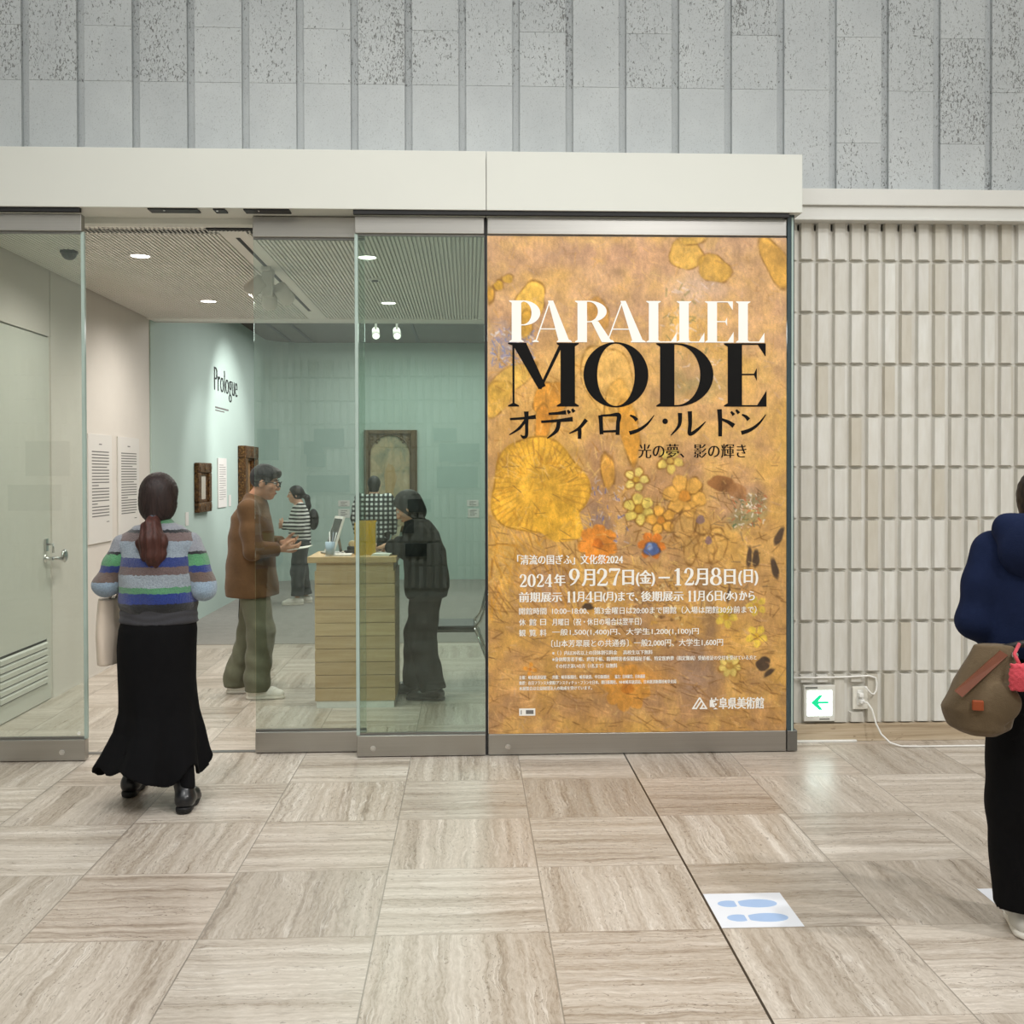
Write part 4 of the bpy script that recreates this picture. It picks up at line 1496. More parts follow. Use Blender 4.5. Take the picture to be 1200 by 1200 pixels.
def paint_poster():
    nx, ny = 470, 776
    rng = np.random.default_rng(11)
    xs = np.linspace(571, 924.6, nx); ys = np.linspace(277, 860.5, ny)
    X, Y = np.meshgrid(xs, ys, indexing='ij')

    def vnoise(fx, fy, seed):
        r = np.random.default_rng(seed)
        gx, gy = int(353 / fx) + 4, int(583 / fy) + 4
        g = r.random((gx, gy))
        u = (X - 571) / fx; v = (Y - 277) / fy
        iu = np.clip(u.astype(int), 0, gx - 2); iv = np.clip(v.astype(int), 0, gy - 2)
        fu, fv = u - iu, v - iv
        fu = fu * fu * (3 - 2 * fu); fv = fv * fv * (3 - 2 * fv)
        return (g[iu, iv] * (1 - fu) * (1 - fv) + g[iu + 1, iv] * fu * (1 - fv) + g[iu, iv + 1] * (1 - fu) * fv + g[iu + 1, iv + 1] * fu * fv)

    def fbm(fx, fy, seed, octs=4):
        o, a, s = 0, 1.0, 0
        for k in range(octs):
            o = o + a * vnoise(max(fx / 2 ** k, 0.8), max(fy / 2 ** k, 0.8), seed + k); s += a; a *= 0.55
        return o / s
    wx = (fbm(40, 40, 1) - 0.5) * 60; wy = (fbm(40, 40, 5) - 0.5) * 60
    yy = np.clip((Y - 277) / 583, 0, 1)
    stops = [0, 0.25, 0.5, 0.75, 1.0]
    base = np.array([(205, 160, 116), (214, 166, 108), (205, 156, 90), (198, 148, 82), (196, 146, 84)], float)
    A = np.stack([np.interp(yy, stops, base[:, i]) for i in range(3)], -1)

    def tint(col, m):
        A[...] = A * (1 - m[..., None]) + np.array(col, float) * m[..., None]
    n1 = fbm(60, 50, 20); n2 = fbm(22, 26, 30); n3 = fbm(7, 9, 40, 3); n4 = fbm(2.0, 5.0, 50, 2)
    tint((222, 170, 74), np.clip((n1 - 0.45) * 4, 0, 1) * 0.55)
    tint((176, 134, 104), np.clip((0.47 - n1) * 5, 0, 1) * 0.5)
    tint((232, 184, 96), np.clip((n2 - 0.55) * 6, 0, 1) * 0.4)
    tint((158, 122, 92), np.clip((0.42 - n2) * 6, 0, 1) * 0.35)

    def soft(cx, cy, rx, ry, col, a, wob=1.0):
        d = np.sqrt(((X + wx * wob - cx) / rx) ** 2 + ((Y + wy * wob - cy) / ry) ** 2)
        tint(col, np.clip((1 - d) * 1.6, 0, 1) * a)
    for q in [(625, 300, 60, 22, (196, 150, 118), .5), (740, 305, 90, 30, (204, 152, 118), .5), (590, 410, 32, 40, (168, 144, 142), .6), (600, 400, 20, 18, (140, 138, 165), .5),
              (810, 340, 40, 34, (214, 182, 164), .6), (905, 345, 30, 60, (206, 158, 124), .5), (800, 430, 60, 40, (200, 160, 120), .55), (810, 440, 45, 22, (158, 140, 86), .55),
              (590, 480, 24, 34, (172, 140, 124), .55), (700, 560, 40, 70, (166, 122, 92), .65), (695, 620, 22, 50, (142, 116, 104), .7), (770, 560, 60, 40, (176, 130, 90), .5),
              (870, 590, 40, 34, (182, 140, 112), .6), (880, 600, 26, 20, (132, 134, 92), .6), (830, 640, 50, 50, (196, 148, 76), .6), (660, 690, 60, 30, (178, 134, 98), .5),
              (905, 700, 40, 120, (190, 144, 92), .6), (820, 790, 26, 40, (158, 128, 108), .65), (780, 770, 40, 30, (166, 126, 90), .6), (740, 800, 60, 26, (206, 140, 60), .6),
              (610, 800, 40, 50, (204, 152, 98), .5), (835, 720, 20, 50, (134, 104, 82), .5), (620, 480, 70, 110, (220, 164, 72), .55), (720, 450, 60, 80, (226, 172, 84), .6)]:
        soft(*q)

    def blob(cx, cy, rx, ry, rot, col, a=0.9, edge=None, wob=0.25, rays=None, ph=0.0):
        c, s = math.cos(rot), math.sin(rot)
        px, py = X + wx * wob * 0.2 - cx, Y + wy * wob * 0.2 - cy
        u, v = (px * c + py * s) / rx, (-px * s + py * c) / ry
        d = np.sqrt(u * u + v * v)
        th = np.arctan2(v, u)
        d = d / (1 + 0.06 * np.sin(3 * th + ph) + 0.04 * np.sin(5 * th + 2 * ph))
        m = np.clip((1 - d) * min(rx, ry) * 0.6, 0, 1)
        shade = (0.74 + 0.30 * n3 + 0.24 * n2)[..., None]
        A[...] = A * (1 - m[..., None] * a) + np.array(col, float) * shade * m[..., None] * a
        if rays:
            r = (np.sin(th * rays + 6 * n2) > 0.55) * np.clip((d - 0.25) * 3, 0, 1) * (d < 0.97)
            tint((176, 118, 40), r * m * 0.35)
        if edge:
            e = np.exp(-((d - 0.97) * min(rx, ry) / 1.15) ** 2)
            tint(edge, e * (0.15 + 0.55 * np.clip((n3 - 0.35) * 3, 0, 1)))

    def strokes(n, x0, x1, y0, y1, ang, dang, ln, w, cols, a=0.6):
        for _ in range(n):
            cx, cy = rng.uniform(x0, x1), rng.uniform(y0, y1)
            th = ang + rng.normal() * dang; L = ln * rng.uniform(0.5, 1.4); ww = w * rng.uniform(0.6, 1.4)
            i0, i1 = np.searchsorted(xs, (cx - L - 2, cx + L + 2)); j0, j1 = np.searchsorted(ys, (cy - L - 2, cy + L + 2))
            if i1 <= i0 or j1 <= j0:
                continue
            xx, yv = X[i0:i1, j0:j1] - cx, Y[i0:i1, j0:j1] - cy
            u = xx * math.cos(th) + yv * math.sin(th); v = -xx * math.sin(th) + yv * math.cos(th)
            m = np.clip((1 - (v / ww) ** 2), 0, 1) * np.clip((1 - (u / (L / 2)) ** 2) * 2, 0, 1) * a
            col = np.array(cols[rng.integers(len(cols))], float)
            A[i0:i1, j0:j1] = A[i0:i1, j0:j1] * (1 - m[..., None]) + col * m[..., None]
    OUT = (136, 92, 30)
    strokes(900, 571, 924, 277, 860, 0.4, 1.0, 12, 1.3, [(226, 178, 112), (186, 138, 92), (214, 160, 84), (200, 160, 128)], 0.4)
    strokes(500, 571, 924, 650, 860, 0.25, 0.25, 22, 1.0, [(150, 104, 52), (222, 174, 110), (164, 118, 72)], 0.5)
    strokes(260, 571, 700, 600, 720, 1.2, 0.4, 26, 1.2, [(232, 178, 80), (150, 100, 44), (214, 150, 50)], 0.55)
    strokes(220, 730, 900, 560, 720, 0.9, 1.2, 12, 1.0, [(140, 96, 40), (232, 190, 96), (120, 96, 70)], 0.6)
    strokes(120, 575, 625, 385, 430, 0.9, 1.0, 8, 1.2, [(120, 130, 176), (204, 196, 196), (150, 134, 150)], 0.7)
    strokes(110, 770, 850, 325, 470, 0.9, 1.0, 9, 1.4, [(226, 200, 184), (140, 128, 78), (208, 168, 120)], 0.6)
    strokes(90, 860, 900, 580, 620, 0.9, 1.2, 5, 1.0, [(84, 112, 78), (232, 220, 204), (190, 100, 60)], 0.7)
    strokes(70, 690, 735, 560, 640, 1.4, 0.8, 7, 1.0, [(98, 104, 160), (196, 176, 168), (226, 170, 80)], 0.7)
    # blossoms, pods and leaves of no particular plant
    for q in [(805, 297, 21, 19, .2, (216, 166, 66), .8), (838, 314, 22, 16, .5, (210, 158, 56), .8), (812, 278, 17, 9, 0, (216, 168, 70), .7), (912, 306, 14, 36, -.5, (206, 152, 56), .8),
              (584, 335, 6, 7, .3, (212, 160, 48), .9), (595, 327, 7, 6, -.2, (214, 164, 60), .9), (574, 345, 5, 11, 0, (206, 150, 50), .9),
              (622, 352, 17, 24, .35, (232, 180, 72), .9), (616, 380, 8, 18, .15, (226, 168, 56), .85), (701, 366, 13, 20, -.4, (212, 152, 66), .8),
              (598, 445, 34, 14, -.55, (226, 178, 78), .85), (582, 466, 16, 24, .5, (224, 172, 66), .8),
              (712, 445, 30, 44, -.35, (228, 176, 92), .8), (724, 470, 16, 26, .2, (222, 164, 70), .7), (645, 470, 20, 26, .35, (222, 148, 48), .9), (636, 495, 10, 22, .1, (216, 140, 44), .85), (738, 505, 12, 40, -.15, (222, 152, 48), .85),
              (712, 552, 9, 22, -.12, (224, 160, 62), .9)]:
        blob(*q, edge=OUT, ph=q[0])
    blob(630, 570, 58, 58, 0, (228, 170, 50), .92, OUT, 0.3, 46, 0.7)
    blob(655, 612, 30, 24, .3, (230, 172, 50), .85, None, 0.3)
    strokes(110, 580, 680, 530, 620, -0.9, 0.7, 12, 1.2, [(240, 190, 84), (206, 140, 34), (236, 176, 60)], 0.5)

    def flower(cx, cy, r, n, col, ctr, ph=0.0, edge=OUT):
        for k in range(n):
            a = 2 * PI * k / n + ph
            blob(cx + r * 0.62 * math.cos(a), cy + r * 0.62 * math.sin(a), r * 0.42, r * 0.36, a, col, .9, edge, 0.1, None, k)
        blob(cx, cy, r * 0.3, r * 0.3, 0, ctr, .9, edge, 0.1)
    flower(746, 562, 15, 5, (224, 200, 104), (190, 150, 50))
    flower(749, 597, 19, 6, (222, 196, 92), (186, 140, 44), .4)
    flower(786, 540, 16, 5, (220, 190, 90), (200, 160, 70), .2)
    flower(803, 582, 26, 6, (222, 164, 72), (198, 130, 44), .2)
    flower(775, 610, 18, 5, (222, 160, 62), (190, 120, 40), .7)
    flower(700, 638, 24, 7, (222, 134, 44), (206, 110, 30), .3, None)
    flower(764, 640, 17, 6, (216, 120, 40), (196, 150, 90), .1, None)
    blob(764, 644, 10, 9, 0, (86, 112, 172), .95, (40, 44, 70)); blob(762, 641, 4, 5, 0, (160, 180, 220), .8)
    for k in range(9):
        blob(822 + 20 * math.cos(k * 1.3), 628 + 20 * math.sin(k * 1.7), 10 + k % 3 * 4, 9 + k % 4 * 3, k, (206, 158, 82), .25, (120, 80, 36), 0.1, None, k)
    blob(822, 610, 6, 6, 0, (120, 96, 110), .7); blob(832, 634, 5, 6, 0, (112, 88, 104), .7)
    blob(848, 567, 19, 10, .2, (142, 92, 50), .9); blob(866, 576, 14, 9, .5, (158, 108, 64), .8)
    for q in [(916, 630, 5, 14, .45), (880, 655, 4, 16, .12), (888, 656, 5, 13, .08), (911, 668, 5, 15, -.25), (856, 700, 3, 12, .1), (897, 781, 9, 10, .5), (904, 792, 9, 4, -.6), (688, 712, 8, 5, .1)]:
        blob(*q, (74, 58, 46), .92)
    flower(853, 725, 14, 5, (222, 190, 72), (204, 160, 44), .1, None); flower(889, 712, 13, 5, (214, 180, 70), (196, 150, 50), .6, None)
    flower(889, 748, 14, 5, (220, 186, 66), (204, 160, 44), .3, None); flower(857, 783, 14, 7, (216, 190, 100), (180, 140, 60), .2)
    flower(620, 785, 9, 4, (214, 142, 50), (190, 110, 40), .2, None)
    flower(735, 808, 28, 8, (212, 146, 60), (196, 120, 40), .2, None)
    strokes(200, 700, 800, 680, 760, 0.6, 1.2, 5, 1.6, [(240, 214, 150), (120, 84, 50), (214, 160, 60)], 0.6)
    strokes(700, 571, 924, 277, 860, 0.7, 1.3, 9, 1.1, [(236, 196, 120), (206, 150, 84), (168, 120, 74), (222, 176, 120)], 0.35)
    strokes(260, 571, 924, 540, 860, 0.2, 0.5, 16, 0.9, [(110, 72, 36), (130, 90, 50)], 0.5)
    strokes(160, 580, 720, 400, 560, 1.3, 0.6, 14, 1.0, [(176, 120, 50), (240, 194, 110)], 0.5)
    A *= (0.86 + 0.28 * fbm(14, 14, 77, 3))[..., None]
    # brush texture and canvas grain
    A *= (0.93 + 0.14 * n4)[..., None]
    A *= (1 + 0.03 * rng.standard_normal((nx, ny)))[..., None]
    g = A.mean(-1, keepdims=True); A[...] = (g + (A - g) * 0.94) * 1.0
    A = np.clip(A, 0, 255) / 255.0
    L = np.where(A <= 0.04045, A / 12.92, ((A + 0.055) / 1.055) ** 2.4)
    U = 0.106 + (X - 571) / 208.8; V = 2.917 - (Y - 277) / 208.8
    P = np.stack([U, np.full_like(U, PYF), V], -1).reshape(-1, 3)
    ii = np.arange(nx * ny).reshape(nx, ny)
    q = np.stack([ii[:-1, :-1], ii[:-1, 1:], ii[1:, 1:], ii[1:, :-1]], -1).reshape(-1, 4)
    # back and rim give the sheet its thickness
    c = [ii[0, 0], ii[-1, 0], ii[-1, -1], ii[0, -1]]
    n = len(P)
    Pb = P[c] + np.array((0, 0.004, 0))
    P = np.concatenate([P, Pb])
    q = np.concatenate([q, [[n, n + 1, n + 2, n + 3]], [[c[0], c[1], n + 1, n]], [[c[1], c[2], n + 2, n + 1]], [[c[2], c[3], n + 3, n + 2]], [[c[3], c[0], n, n + 3]]])
    me = raw_mesh('poster_sheet', P, q)
    col = np.ones((n + 4, 4), np.float32)
    col[:n, :3] = L.reshape(-1, 3); col[n:, :3] = 0.6
    at = me.color_attributes.new('artwork', 'FLOAT_COLOR', 'POINT')
    at.data.foreach_set('color', col.ravel())
    t = NT('poster_print')
    a = t.n('ShaderNodeAttribute'); a.attribute_name = 'artwork'
    t.set(a.outputs['Color'], 0.45, 0, 0.3)
    return link('poster_sheet', me, t.m, POSTER)


paint_poster()
M_PW = plain('print_white', (246, 243, 236), 0.5, 0, 0.3, 0.01)
M_PB = plain('print_black', (20, 19, 18), 0.6, 0, 0.1, 0.02)
fpost = lambda x, y, w: (PU(x), PYF - 0.0006 - w, PV(y))


class Glyphs:
    """high-contrast capitals drawn in poster pixels"""
    def __init__(self, yt, yb, hair, stem):
        self.b = MB(); self.k = 0; self.yt, self.yb, self.h, self.w = yt, yb, hair, stem
        self.H = yb - yt

    def P(self, pts):
        self.k += 1; self.b.poly(pts, fpost, 0.0008 + 0.00001 * self.k)

    def serif(self, xa, xb, ext, top, l=True, r=True):
        """flared foot or head of a stem between xa and xb"""
        y = self.yt if top else self.yb
        s = 1 if top else -1
        e0 = ext if l else 0; e1 = ext if r else 0
        k = self.H * 0.055
        self.P([(xa - e0, y), (xb + e1, y), (xb + e1, y + s * self.h * 0.8), (xb, y + s * k), (xa, y + s * k), (xa - e0, y + s * self.h * 0.8)])

    def stem(self, x, w=None, ext=None, l=True, r=True):
        w = w or self.w; e = self.H * 0.06 if ext is None else ext
        self.P([(x, self.yt), (x + w, self.yt), (x + w, self.yb), (x, self.yb)])
        self.serif(x, x + w, e, True, l, r); self.serif(x, x + w, e, False, l, r)

    def arc(self, cx, cy, ro, so, ri, si, a0, a1, n=22, shift=0):
        """ring segment between outer ellipse ro,so and inner ri,si"""
        for k in range(n):
            p = [math.radians(a0 + (a1 - a0) * (k + j) / n) for j in (0, 1)]
            o = [(cx + ro * math.cos(a), cy - so * math.sin(a)) for a in p]
            i = [(cx + shift + ri * math.cos(a), cy - si * math.sin(a)) for a in p]
            self.P([o[0], o[1], i[1], i[0]])

    def bar(self, x0, x1, y, up=True, tip=0.0, tipdir=1):
        h = self.h
        self.P([(x0, y), (x1, y), (x1, y + h), (x0, y + h)])
        if tip:
            self.P([(x1, y if tipdir < 0 else y + h), (x1 - tip * 0.62, y if tipdir < 0 else y + h), (x1 - 0.6, y + (h if tipdir < 0 else 0) + tipdir * tip + 0), (x1, y + tipdir * tip)])

    def bowl(self, x, w, rx, y0, y1):
        """D-like bowl from the stem edge x+w"""
        cx = x + w; cy = (y0 + y1) / 2; so = (y1 - y0) / 2
        self.arc(cx + 2, cy, rx - 2, so, rx - 2 - self.w * 0.92, so - self.h, 90, -90)
        self.P([(cx, y0), (cx + 2.2, y0), (cx + 2.2, y0 + self.h), (cx, y0 + self.h)])
        self.P([(cx, y1 - self.h), (cx + 2.2, y1 - self.h), (cx + 2.2, y1), (cx, y1)])

    def diag(self, x0, y0, x1, y1, w0, w1=None):
        w1 = w0 if w1 is None else w1
        self.P([(x0, y0), (x0 + w0, y0), (x1 + w1, y1), (x1, y1)])

    def A(self, x0, x1):
        ap = x0 + (x1 - x0) * 0.40
        self.diag(ap, self.yt, x1 - self.w * 1.25, self.yb, self.w * 0.55, self.w * 1.15)
        self.diag(ap + 0.5, self.yt + 3, x0 + self.H * 0.05, self.yb, self.h * 1.3)
        self.P([(x0 + self.H * 0.18, self.yb - self.H * 0.33), (x1 - self.H * 0.30, self.yb - self.H * 0.33), (x1 - self.H * 0.30, self.yb - self.H * 0.33 + self.h), (x0 + self.H * 0.18, self.yb - self.H * 0.33 + self.h)])
        self.serif(x0 + self.H * 0.05, x0 + self.H * 0.05 + self.h * 1.3, self.H * 0.06, False)
        self.serif(x1 - self.w * 1.25, x1 - self.w * 0.1, self.H * 0.05, False)

    def L(self, x0, x1):
        self.stem(x0, r=True)
        self.bar(x0 + self.w, x1, self.yb - self.h, True, self.H * 0.22, -1)

    def E(self, x0, x1):
        self.stem(x0, r=False)
        self.bar(x0 + self.w, x1 - 1, self.yt, False, self.H * 0.20, 1)
        self.bar(x0 + self.w, x1, self.yb - self.h, True, self.H * 0.24, -1)
        ym = self.yt + self.H * 0.48
        self.bar(x0 + self.w, x1 - (x1 - x0) * 0.25, ym, True)
        xm = x1 - (x1 - x0) * 0.25
        self.P([(xm, ym - self.H * 0.09), (xm, ym + self.H * 0.09 + self.h), (xm - self.H * 0.045, ym + self.h), (xm - self.H * 0.045, ym)])

    def Pp(self, x0, x1, leg=False):
        self.stem(x0, r=not leg)
        y1 = self.yt + self.H * (0.52 if leg else 0.60)
        self.bowl(x0, self.w, x1 - x0 - self.w - (self.H * 0.10 if leg else 0), self.yt, y1)
        if leg:
            self.diag(x0 + self.w + self.H * 0.10, y1 - self.h, x1 - self.w * 0.95, self.yb, self.w * 0.75, self.w * 1.1)
            self.serif(x1 - self.w * 0.95, x1 + self.w * 0.15, self.H * 0.04, False, False)

    def D(self, x0, x1):
        self.stem(x0, r=False)
        self.bowl(x0, self.w, x1 - x0 - self.w, self.yt, self.yb)

    def O(self, x0, x1):
        cx, cy = (x0 + x1) / 2, (self.yt + self.yb) / 2
        ro, so = (x1 - x0) / 2, self.H / 2 + 1
        self.arc(cx, cy, ro, so, ro - self.w * 0.95, so - self.h, 0, 360, 48)

    def M(self, x0, x1):
        e = self.H * 0.07
        xs = x0 + e
        self.P([(xs, self.yt), (xs + self.h * 1.4, self.yt), (xs + self.h * 1.4, self.yb), (xs, self.yb)])
        self.serif(xs, xs + self.h * 1.4, e, False); self.P([(xs - e, self.yt), (xs + 3, self.yt), (xs + 3, self.yt + 4), (xs - e, self.yt + self.h * 0.8)])
        xr = x1 - self.w - e * 0.7
        self.stem(xr, l=True)
        xm = x0 + (x1 - x0) * 0.45
        yb = self.yb - self.H * 0.27
        self.P([(xs - 1, self.yt), (xs + self.w * 0.95, self.yt), (xm + self.w * 0.42, yb - 4), (xm - 1, yb)])
        self.P([(xr - 1, self.yt + 1), (xr + 3, self.yt + 2), (xm + 2, yb), (xm - 1, yb - 1)])


k = 1 / 3.158
gx = lambda c: 560 + c * k
g = Glyphs(352.2, 400.8, 1.25, 11.2)
g.Pp(gx(124), gx(230)); g.A(gx(202), gx(343)); g.Pp(gx(368), gx(492), True); g.A(gx(468), gx(618))
g.L(gx(634), gx(738)); g.L(gx(748), gx(842)); g.E(gx(854), gx(952)); g.L(gx(970), gx(1068))
g.b.build('white_title', M_PW, POSTER)
g = Glyphs(401.6, 476.2, 1.7, 17.0)
g.M(gx(110), gx(370)); g.O(gx(390), gx(632)); g.D(gx(676), gx(876)); g.E(gx(930), gx(1076))
g.b.build('black_title', M_PB, POSTER)

# katakana subtitle drawn with a tapering brush
def brush(mb, pts, ws, dep=0.0010):
    """one brush stroke as a tapering ribbon; pts in poster pixels"""
    P = [Vector((p[0], p[1])) for p in pts]
    n = 14
    cr, cw = [], []
    for s in range(len(P) - 1):
        p0, p1, p2, p3 = P[max(s - 1, 0)], P[s], P[s + 1], P[min(s + 2, len(P) - 1)]
        for j in range(n if s < len(P) - 2 else n + 1):
            t = j / n
            cr.append(0.5 * ((2 * p1) + (p2 - p0) * t + (2 * p0 - 5 * p1 + 4 * p2 - p3) * t * t + (3 * p1 - p0 - 3 * p2 + p3) * t ** 3))
            cw.append(ws[s] * (1 - t) + ws[s + 1] * t)
    L, R = [], []
    for i, p in enumerate(cr):
        d = (cr[min(i + 1, len(cr) - 1)] - cr[max(i - 1, 0)])
        d = d.normalized() if d.length > 0 else Vector((1, 0))
        nn = Vector((-d.y, d.x)) * cw[i] / 2
        L.append(p + nn); R.append(p - nn)
    for i in range(len(cr) - 1):
        mb.poly([tuple(L[i]), tuple(L[i + 1]), tuple(R[i + 1]), tuple(R[i])], fpost, dep + 0.000004 * i)


KATA = {   # strokes in a unit box: points and widths (per cent)
    'o': [([(8, 30), (50, 27), (90, 22)], (6, 7, 12)), ([(60, 3), (61, 50), (60, 88), (50, 94), (42, 86)], (13, 9, 9, 8, 2)), ([(60, 30), (38, 62), (6, 86)], (8, 8, 2))],
    'te': [([(24, 16), (50, 14), (72, 11)], (6, 7, 11)), ([(4, 42), (50, 38), (90, 33)], (6, 7, 12)), ([(52, 40), (46, 70), (20, 96)], (10, 10, 2)), ([(76, 4), (82, 14)], (5, 9)), ([(88, 0), (94, 10)], (5, 9))],
    'i': [([(82, 34), (52, 64), (12, 82)], (11, 8, 2)), ([(54, 60), (55, 80), (54, 100)], (10, 10, 9))],
    'ro': [([(15, 20), (17, 50), (19, 90)], (13, 11, 11)), ([(15, 22), (50, 20), (86, 20), (84, 50), (82, 92)], (6, 6, 13, 11, 11)), ([(18, 80), (50, 79), (83, 78)], (6, 6, 7))],
    'n': [([(10, 18), (24, 26), (34, 38)], (4, 9, 12)), ([(8, 88), (40, 76), (70, 52), (94, 18)], (12, 10, 7, 2))],
    'ru': [([(28, 14), (26, 56), (4, 92)], (12, 9, 2)), ([(54, 8), (55, 50), (54, 86), (74, 72), (96, 44)], (12, 10, 10, 8, 2))],
    'do': [([(34, 4), (36, 50), (36, 98)], (13, 11, 10)), ([(38, 38), (58, 48), (74, 62)], (6, 9, 13)), ([(66, 12), (74, 24)], (5, 9)), ([(80, 6), (88, 18)], (5, 9))],
}
for ch, x0, x1, y0, y1 in (('o', 594, 631, 481, 514), ('te', 632, 675, 479, 515), ('i', 663, 692, 480, 514), ('ro', 699, 729, 480, 512), ('n', 735, 769, 481, 511),
                           ('ru', 785, 830, 479, 513), ('do', 830, 873, 478, 512), ('n', 868, 902, 480, 511)):
    mb = MB()
    for si, (pts, ws) in enumerate(KATA[ch]):
        sc = (y1 - y0) / 100
        brush(mb, [(x0 + p[0] * (x1 - x0) / 100, y0 + p[1] * sc) for p in pts], [w * sc * 1.3 for w in ws], 0.0008 + 0.0003 * si)
    mb.build('kana_title', M_PB, POSTER)


b = MB(); b.poly([(780 + 3.3 * math.cos(2 * PI * k / 20), 493.5 + 3.3 * math.sin(2 * PI * k / 20)) for k in range(20)], fpost, 0.0012); b.build('kana_dot', M_PB, POSTER)


def ptext(name, s, x0, x1, yc, h, mat, thin=-0.008, sp=0.25):
    """one printed line; x0..x1, centre yc and height h in poster pixels"""
    fn = lambda u, v, w: fpost(u, -v, w)
    flat_text(name, s, fn, x0, x1, -yc, h, mat, POSTER, thin=thin, spread=sp, depth=0.0004, copies=3)


ptext('tagline', '光の夢、影の輝き', 748, 877, 528.5, 16.5, M_PB, -0.010, 0.45)
ptext('festival_line', '「清流の国ぎふ」文化祭2024', 605, 730, 656, 11.5, M_PW, 0.0, 0.3)
for s, x0, x1, yc, h in (('年', 648.5, 662, 680, 14), ('月', 681, 697, 677.5, 20), ('日', 729, 743, 677.5, 18),
                         ('(金)', 745, 768, 678.5, 19), ('月', 815, 831, 677.5, 20), ('日', 850, 864, 677.5, 18), ('(日)', 867, 891, 678.5, 19)):
    ptext('date_lettering', s, x0, x1, yc, h, M_PW, 0.002, 0.6)
b = MB(); b.poly([(772, 677), (785.5, 677), (785.5, 679), (772, 679)], fpost, 0.0012); b.build('date_dash', M_PW, POSTER)
for s, x0, x1, yc, h in (('前期展示', 607, 658, 700, 12), ('月', 675, 684, 700, 12), ('日', 696, 705, 700, 11.5), ('(月)', 706, 723, 700.5, 12), ('まで、', 724, 748, 700, 11),
                         ('後期展示', 751, 802, 700, 12), ('月', 818, 827, 700, 12), ('日', 839, 848, 700, 11.5), ('(水)', 849, 866, 700.5, 12), ('から', 868, 887, 700, 11)):
    ptext('period_lettering', s, x0, x1, yc, h, M_PW, 0.002, 0.42)
for s, x0, x1, yc, h in (('開館時間', 607, 639.5, 716.5, 8), ('10:00−18:00、第3金曜日は20:00まで開館（入場は閉館30分前まで）', 646, 889, 716.5, 8.6), ('休', 607, 615, 729.5, 8), ('館', 619, 627.5, 729.5, 8), ('日', 632, 639, 729.5, 7.5), ('月曜日（祝・休日の場合は翌平日）', 646, 752, 729.5, 8.6),
                         ('観', 607, 615, 742, 8), ('覧', 619, 627.5, 742, 8), ('料', 631.5, 639.5, 742, 8), ('一般1,500(1,400)円、大学生1,200(1,100)円', 646, 820, 742, 9), ('〔山本芳翠展との共通券〕一般2,000円、大学生1,600円', 645, 849, 755, 9),
                         ('※（ ）内は20名以上の団体割引料金', 646, 723, 766, 5.4), ('高校生以下無料', 730, 765, 766, 5.2), ('※身体障害者手帳、療育手帳、精神障害者保健福祉手帳、特定医療費（指定難病）受給者証の交付を受けている方と', 646, 889, 773.5, 5.4), ('その付き添いの方（1名まで）は無料', 650, 723, 781.5, 5.4),
                         ('主催：岐阜県美術館', 607, 639, 794.5, 4.6), ('共催：岐阜新聞社、岐阜放送、中日新聞社', 646, 714, 794.5, 4.6), ('協力：日本航空、日本通運', 720, 756, 794.5, 4.6), ('後援：在日フランス大使館/アンスティチュ・フランセ日本、朝日新聞社、NHK岐阜放送局、日本経済新聞社岐阜支局', 607, 793, 801, 4.6), ('本展覧会は公益財団法人の助成を受けています。', 607, 693, 807.5, 4.6)):
    ptext('notice_line', s, x0, x1, yc, h, M_PW, 0.004, 0.12)

def ring(cx, cy, rx, ry, thin, thick, a0=0.0, a1=360.0):
    P, Wd = [], []
    for k in range(13):
        a = math.radians(a0 + (a1 - a0) * k / 12)
        P.append((cx + rx * math.cos(a), cy - ry * math.sin(a))); Wd.append(thin + (thick - thin) * abs(math.cos(a)))
    return P, Wd


NUM = {
    '0': [ring(50, 50, 36, 47, 4, 17)],
    '1': [([(55, 2), (55, 50), (55, 98)], (15, 15, 15)), ([(22, 17), (40, 12), (55, 4)], (4, 7, 5)), ([(26, 98), (84, 98)], (5, 5))],
    '2': [([(16, 30), (26, 9), (50, 3), (76, 16), (74, 42), (46, 68), (12, 96)], (15, 8, 5, 14, 15, 9, 5)), ([(12, 94), (60, 94), (86, 91), (94, 74)], (9, 12, 10, 2))],
    '4': [([(66, 2), (36, 36), (5, 69)], (8, 6, 5)), ([(4, 70), (97, 70)], (6, 6)), ([(66, 2), (66, 50), (66, 98)], (15, 15, 15)), ([(44, 98), (88, 98)], (5, 5))],
    '6': [([(86, 4), (48, 22), (18, 62)], (3, 9, 14)), ring(50, 67, 33, 30, 4, 15)],
    '7': [([(8, 24), (12, 7), (50, 7), (92, 5)], (3, 12, 13, 8)), ([(92, 4), (62, 46), (44, 98)], (5, 9, 16))],
    '8': [ring(50, 25, 25, 22, 4, 13), ring(50, 73, 34, 25, 4, 15)],
    '9': [([(14, 96), (52, 78), (82, 38)], (3, 9, 14)), ring(50, 33, 33, 30, 4, 15)],
}
